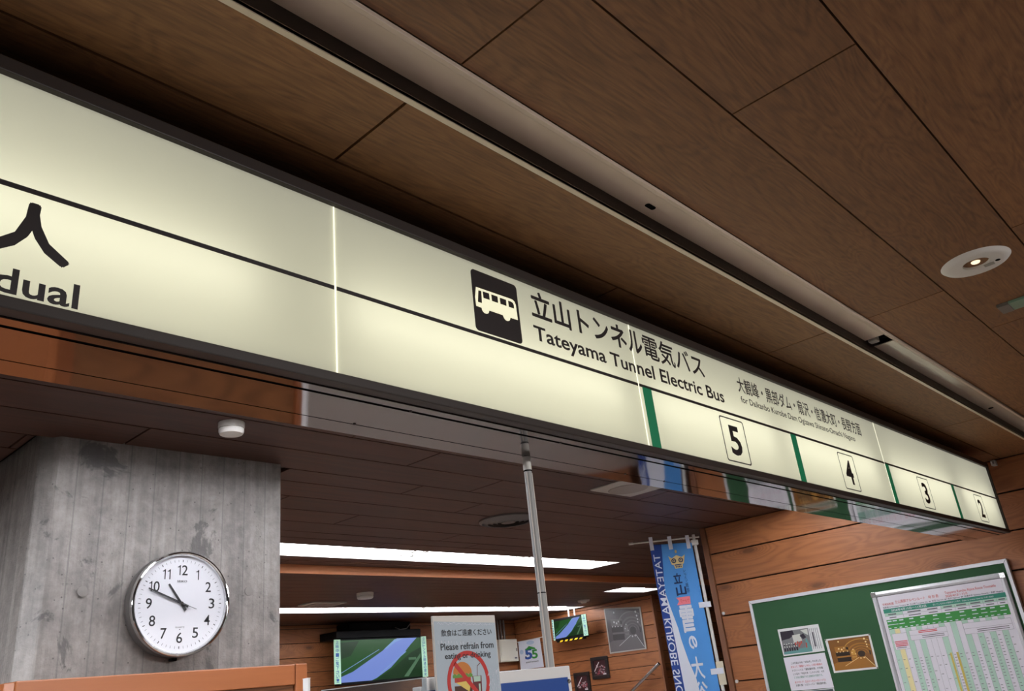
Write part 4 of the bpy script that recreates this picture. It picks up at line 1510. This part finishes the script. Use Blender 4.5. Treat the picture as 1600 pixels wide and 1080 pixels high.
# alternating columns of the table
colw = 0.0333
mint_c, mark = MB(), MB()
mint_idx = {0, 3, 5, 8 if False else 9, 11, 13, 15, 17, 19}
for k in range(21):
    y1 = 2.020 - k * colw
    if k in mint_idx:
        mint_c.rect(PW2, y1 - colw, y1, -0.70, 0.1185, 0.0009)
    mark.line(PW2, (y1, 0.1185), (y1, -0.70), 0.0009, 0.0012)
mint_c.build('mint_column', M['mint'], sheet)
mark.build('column_line', M['greyprint'], sheet)
q = MB()
q.rect(PW2, 1.955, 1.985, -0.70, 0.1185, 0.0010)
q.build('yellow_column', M['yellow'], sheet)
q = MB()
q.rect(PW2, 1.693, 1.704, -0.70, -0.05, 0.0014)
q.rect(PW2, 1.655, 1.667, -0.70, -0.05, 0.0014)
q.build('ochre_line', M['ochre'], sheet)
q = MB()
random.seed(4)
for k in range(21):
    yc = 2.020 - k * colw - colw * 0.35
    z_ = -0.06 if k < 15 else (0.02 - 0.01 * (k % 3))
    step = 0.050 if k in (0, 1, 2, 6, 7, 8, 9) else (0.0165 if k < 20 else 0.04)
    while z_ > -0.70:
        if random.random() < 0.9:
            q.rect(PW2, yc - 0.006, yc + 0.006, z_ - 0.003, z_, 0.0016)
        z_ -= step * random.choice((1, 1, 1, 1.6))
q.build('departure_mark', M['greyprint'], sheet)
# notes laid over the columns
for a0, a1, b0, b1, rl in ((1.920, 2.010, -0.002, 0.0915, True), (1.682, 1.903, 0.042, 0.0985, True), (1.322, 1.586, 0.040, 0.1015, False)):
    nb_ = MB().rect(PW2, a0, a1, b0, b1, 0.0018).build('note_box', M['paper'], sheet)
    q = MB()
    for p, r_ in (((a0, b0), (a1, b0)), ((a0, b1), (a1, b1)), ((a0, b0), (a0, b1)), ((a1, b0), (a1, b1)), ((a0, (b0 + b1) / 2), (a1, (b0 + b1) / 2))):
        q.line(PW2, p, r_, 0.0010, 0.0022)
    for k in range(2):
        z_ = b0 + 0.008 + k * 0.010
        q.rect(PW2, a0 + 0.02, a1 - 0.07 if a1 - a0 > 0.15 else a1 - 0.01, z_, z_ + 0.004, 0.0022)
    q.build('note_line', M['greyprint'], nb_)
    q = MB()
    if rl:
        zc = (b0 + b1) / 2 - (0.008 if a1 - a0 < 0.15 else -0.012)
        for k in range(4 if a1 - a0 < 0.15 else 2):
            z_ = zc - k * 0.0085 + 0.006
            m_ = (a0 + a1) / 2
            w_ = (a1 - a0) * (0.42 if a1 - a0 < 0.15 else 0.25)
            q.rect(PW2, m_ - w_, m_ + w_, z_, z_ + 0.0045, 0.0024)
        q.build('note_red_line', M['red'], nb_)
# nail plugs along the corner trim
for z_ in (0.372, -0.090):
    nl = thing('wall_plug', 'tiny pale plug in the plank joint beside the corner trim, ' + ('level with the board top' if z_ > 0 else 'level with the caption sheet'), 'wall plug', (5.645, 3.175, z_))
    MB().lathe(lambda a, b_, c=0.0: Vector((XW - c, 3.170 + a, z_ + b_)), [(0.012, 0.0), (0.012, 0.008), (0.006, 0.014), (0.0, 0.015)], 16).build('head', M['white'], nl, smooth=True)

# ------------------------------------------------------------------ far hall: screens, pictures, flag
def tv_art(P_, parent, c):
    MB().rect(P_, 0, 1, 0, 1, c).build('display', M['sc_green'], parent)
    q = MB()
    q.poly(P_, [(0.0, 0.32), (0.55, 0.86), (0.70, 1.0), (0.0, 1.0)], c + 0.001) if False else None
    q.poly(P_, [(0.40, 0.0), (1.0, 0.0), (1.0, 0.75), (0.86, 0.62), (0.62, 0.25)], c + 0.001)
    q.poly(P_, [(0.0, 0.95), (0.22, 0.97), (0.12, 0.62), (0.0, 0.55)], c + 0.001)
    q.build('display_shade', M['sc_dark'], parent)
    q = MB()
    q.poly(P_, [(0.0, 0.0), (0.0, 0.13), (0.14, 0.24), (0.50, 0.70), (0.62, 0.90), (0.69, 1.0), (0.95, 1.0), (0.86, 0.82), (0.78, 0.64), (0.60, 0.28), (0.42, 0.05), (0.36, 0.0)], c + 0.002)
    q.build('display_band', M['sc_blue'], parent)
    q = MB()
    q.poly(P_, [(0.52, 0.74), (0.66, 0.98), (0.78, 1.0), (0.66, 0.90), (0.56, 0.76)], c + 0.003)
    q.line(P_, (0.0, 0.22), (0.46, 0.74), 0.010, c + 0.003)
    q.line(P_, (0.46, 0.14), (0.80, 0.66), 0.014, c + 0.003)
    q.build('display_highlight', M['sc_pale'], parent)
    q = MB()
    q.poly(P_, [(0.76, 0.03), (0.82, 0.03), (0.99, 0.50), (0.99, 0.60)], c + 0.003)
    q.rect(P_, 0.83, 0.93, 0.44, 0.50, c + 0.003)
    q.build('display_path', M['sc_grey'], parent)


tv = thing('television', 'wide television on the back wall, pale lettered stickers down both sides', 'television', (6.33, 8.05, 0.27))
MB().box(5.72, 6.955, 8.0, 8.08, 0.262, 0.745).build('housing', M['tvblack'], tv, bevel=0.006)
PTV = lambda a, b_, c=0.0: Vector((5.742 + a * 1.168, 7.9985 - c, 0.290 + b_ * 0.437))
tv_art(PTV, tv, 0.0)
for (x0, x1, s_) in ((5.655, 5.742, '上映中ーご覧下さい！'), (6.912, 6.995, '立山トンネル開通の歴史')):
    st = MB().box(x0, x1, 7.990, 7.996, 0.280, 0.738).build('sticker', M['stripgreen'], tv)
    q = MB()
    n_ = len(s_)
    P_ = wallB(7.989)
    for i, ch in enumerate(s_):
        zt = 0.728 - i * (0.44 / n_)
        q.text(P_, ch if ch != 'ー' else '|', x0 + 0.022, x1 - 0.022, zt - 0.44 / n_ + 0.006, zt, 0.0, 0.012)
    q.build('sticker_lettering', M['stripink'], st)
MB().box(6.2, 6.5, 8.08, 8.349, 0.40, 0.62).build('wall_bracket', M['black'], tv)
bb = thing('equipment_box', 'black box and shelf on the back wall above the wide television', 'equipment box', (6.35, 8.2, 0.76))
MB().box(5.72, 6.95, 8.03, 8.35, 0.752, 0.83).build('shelf', M['tvblack'], bb, bevel=0.004)
MB().box(5.95, 6.85, 8.10, 8.349, 0.83, 0.925).build('body', M['black'], bb, bevel=0.004)
q = MB()
pp = [(6.60, 0.86), (6.68, 0.835), (6.78, 0.845), (6.84, 0.90)]
for (a, b_), (c_, d_) in zip(pp, pp[1:]):
    q.tube((a, 8.085, b_), (c_, 8.085, d_), 0.005, 8)
q.build('cable', M['conduit'], bb)

t2 = thing('hanging_screen', 'small screen hung from the ceiling with a yellow and black striped edge', 'television', (8.75, 7.16, 0.55))
P2 = lambda a, b_, c=0.0: Vector((8.75 - c, 7.42 - a * 0.465, 0.588 + b_ * 0.215 + a * 0.012))
MB().box(8.752, 8.83, 6.93, 7.44, 0.560, 0.838).build('housing', M['tvblack'], t2, bevel=0.005)
tv_art(P2, t2, 0.0)
for ya, yb in ((7.432, 7.458), (6.872, 6.945)):
    st = MB().box(8.742, 8.748, ya, yb, 0.572, 0.832).build('sticker', M['stripgreen'], t2)
    q = MB()
    for i, ch in enumerate('上映中ご覧下さい'):
        zt = 0.826 - i * 0.031
        if yb - ya > 0.04:
            q.text(lambda a, b_, c=0.0: Vector((8.741 - c, -a, b_)), ch, -yb + 0.016, -ya - 0.016, zt - 0.026, zt, 0.0005, 0.01)
        else:
            q.rect(lambda a, b_, c=0.0: Vector((8.741 - c, -a, b_)), -yb + 0.006, -ya - 0.006, zt - 0.022, zt, 0.0005)
    q.build('sticker_lettering', M['stripink'], st)
hz = MB().box(8.744, 8.80, 6.955, 7.41, 0.541, 0.562).build('guard_edge', M['tvblack'], t2)
q = MB()
for k in range(5):
    y_ = 7.36 - k * 0.082
    q.poly(lambda a, b_, c=0.0: Vector((8.7435, a, b_)), [(y_, 0.5415), (y_ - 0.045, 0.5415), (y_ - 0.065, 0.5615), (y_ - 0.020, 0.5615)])
q.build('hazard_stripe', M['hazard_y'], hz)
for y_ in (7.19, 7.09):
    MB().tube((8.79, y_, 0.836), (8.79, y_, 0.94), 0.010, 12).build('hanger_rod', M['alu'], t2, smooth=True)

tpn = thing('tunnel_poster', 'large grey poster of a bus in a tunnel on the far plank wall', 'poster', (8.95, 6.45, 0.32))
PWF = wallR(8.96)
PW_save = PW
MB().slab(PWF, [(6.733, 0.878), (6.733, 0.325), (6.170, 0.322), (6.165, 0.822)], -0.008, 0.004).build('frame', M['greyplastic'], tpn)


def qmap2(corners, base):
    tl, tr, br, bl = [Vector(c) for c in corners]
    return lambda a, b_, c=0.0: base(*((bl * (1 - a) + br * a) * (1 - b_) + (tl * (1 - a) + tr * a) * b_), c)


tunnel_picture(qmap2([(6.715, 0.862), (6.183, 0.804), (6.190, 0.336), (6.715, 0.342)], PWF), tpn,
               (mat('grey_base', (84, 80, 82), 0.4), mat('grey_light', (118, 114, 116), 0.4), mat('grey_dark', (58, 54, 56), 0.4),
                mat('grey_hot', (196, 196, 198), 0.4), mat('grey_mid', (104, 100, 102), 0.4)), 0.005)

for lab, y1, y0, zt, zb_ in (('small black-framed picture below the hanging screen, upper of the two', 7.06, 6.785, 0.310, 0.046),
                             ('small black-framed picture low on the far wall, partly behind the blue panel', 7.37, 7.11, 0.151, -0.11)):
    fr = thing('framed_picture', lab, 'framed picture', (8.95, (y0 + y1) / 2, zb_), 'small black-framed pictures')
    q = MB()
    w_ = 0.042
    for a0, a1, b0_, b1_ in ((y0, y1, zt - w_, zt), (y0, y1, zb_, zb_ + w_), (y0, y0 + w_, zb_ + w_, zt - w_), (y1 - w_, y1, zb_ + w_, zt - w_)):
        q.obox(PWF, a0, a1, b0_, b1_, -0.008, 0.012)
    q.build('frame', M['frameblack'], fr, bevel=0.003)
    pc = MB().obox(PWF, y0 + w_, y1 - w_, zb_ + w_, zt - w_, -0.008, 0.002).build('picture', mat('picture_dark_red', (70, 40, 44), 0.3), fr)
    q = MB()
    random.seed(int(y0 * 100))
    for k in range(16):
        a, b_ = random.uniform(y0 + w_ + 0.02, y1 - w_ - 0.02), random.uniform(zb_ + w_ + 0.03, zt - w_ - 0.05)
        q.ell(PWF, a, b_, 0.012, 0.008, 0.003, 8)
    q.build('picture_light', mat('picture_pale', (176, 160, 164), 0.3), pc)
    q = MB()
    for k in range(8):
        a, b_ = random.uniform(y0 + w_ + 0.02, y1 - w_ - 0.02), random.uniform(zb_ + w_ + 0.02, zt - w_ - 0.07)
        q.ell(PWF, a, b_, 0.016, 0.011, 0.0025, 8)
    q.build('picture_pink', mat('picture_rose', (150, 70, 82), 0.3), pc)
    q = MB()
    q.line(PWF, (y1 - 0.03, zb_ + 0.08), (y1 - 0.13, zb_ + 0.20), 0.010, 0.0035)
    q.rect(PWF, y0 + 0.05, y0 + 0.10, zb_ + w_ + 0.004, zb_ + w_ + 0.020, 0.0035)
    q.build('picture_highlight', M['whitepaint'], pc)

hr = thing('handrail', 'steel handrail sloping down along the far plank wall', 'handrail', (8.88, 6.5, -0.4))
MB().tube((8.88, 5.97, 0.140), (8.88, 7.05, -0.505), 0.019, 16).build('rail', M['steel'], hr, smooth=True)
for y_ in (6.12, 6.9):
    z_ = 0.14 - (y_ - 5.97) * 0.597
    MB().tube((8.88, y_, z_ - 0.01), (8.972, y_, z_ - 0.03), 0.008, 10).build('bracket', M['steel'], hr, smooth=True)

eb = thing('electrical_box', 'cream metal electrical box at the corner of the back wall', 'electrical box', (8.72, 8.3, 0.395))
MB().box(8.535, 8.885, 8.25, 8.35, 0.393, 0.682).build('cabinet', M['cream'], eb, bevel=0.004)
MB().box(8.548, 8.872, 8.243, 8.2495, 0.405, 0.670).build('door', M['cream'], eb, bevel=0.003)
MB().box(8.845, 8.857, 8.236, 8.243, 0.52, 0.56).build('latch', M['conduit'], eb)
MB().box(8.80, 8.85, 8.2415, 8.2428, 0.425, 0.445).build('rating_label', M['greyprint'], eb)
for x_ in (8.60, 8.66, 8.72):
    cd = MB().tube((x_, 8.32, 0.684), (x_, 8.32, 0.94), 0.014, 12).build('conduit_pipe', M['conduit'], None, smooth=True)
    tag(cd, 'grey conduit pipe from the electrical box to the ceiling, ' + {8.60: 'leftmost', 8.66: 'middle', 8.72: 'rightmost'}[x_] + ' of three', 'pipe', 'conduit pipes over the electrical box')

fg = thing('anniversary_flag', 'small white flag with a green and blue 55 on the far plank wall', 'flag', (8.9, 8.0, 0.28))
PF = lambda a, b_, c=0.0: Vector((8.90 - c + 0.006 * math.sin(14 * a), -a, b_))
MB().tube((8.90, 8.26, 0.637), (8.90, 7.775, 0.652), 0.006, 10).build('stick', M['white'], fg, smooth=True)
MB().lathe(lambda a, b_, c=0.0: Vector((8.90 + a, 7.775 - c, 0.652 + b_)), [(0.0, -0.016), (0.012, -0.01), (0.016, 0.0), (0.012, 0.01), (0.0, 0.016)], 16).build('stick_ball', M['white'], fg, smooth=True)
MB().tube((8.90, 8.20, 0.639), (8.975, 8.20, 0.639), 0.005, 8).build('wall_hook', M['steel'], fg)
vs, fs = [], []
for i in range(17):
    for j in range(9):
        t_ = i / 16
        a = -8.240 + 0.405 * t_
        vs.append(PF(a + 0.02 * (1 - j / 8) * t_, 0.275 + (0.640 + 0.012 * t_ - 0.275) * j / 8, 0.0))
for i in range(16):
    for j in range(8):
        k = i * 9 + j
        fs.append((k, k + 9, k + 10, k + 1))
flc = MB().add(vs, fs).build('cloth', M['flagwhite'], fg, smooth=True)
q = MB()
q.text(PF, '5', -8.135, -8.005, 0.395, 0.535, 0.003, 0.03)
q.build('numeral', M['blueprint'], flc)
q = MB()
q.text(PF, '5', -8.015, -7.905, 0.395, 0.510, 0.0035, 0.03)
q.poly(PF, [(-8.125, 0.520), (-8.05, 0.565), (-7.95, 0.535), (-7.93, 0.510), (-8.02, 0.522), (-8.09, 0.515)], 0.004)
q.build('numeral_green', M['tgreen'], flc)
q = MB()
q.text(PF, 'anniversary', -8.13, -7.90, 0.345, 0.370, 0.003, 0.01)
q.ell(PF, -8.12, 0.430, 0.012, 0.010, 0.003, 8)
q.ell(PF, -8.09, 0.455, 0.010, 0.008, 0.003, 8)
q.build('lettering', M['ink'], flc)
M['cloudblue'] = mat('pale_cloud_blue', (190, 208, 232), 0.8)
MB().ell(PF, -8.02, 0.605, 0.07, 0.025, 0.002, 20).build('cloud', M['cloudblue'], flc)
MB().ell(PF, -8.19, 0.50, 0.035, 0.03, 0.002, 16).build('cloud', M['cloudblue'], flc)
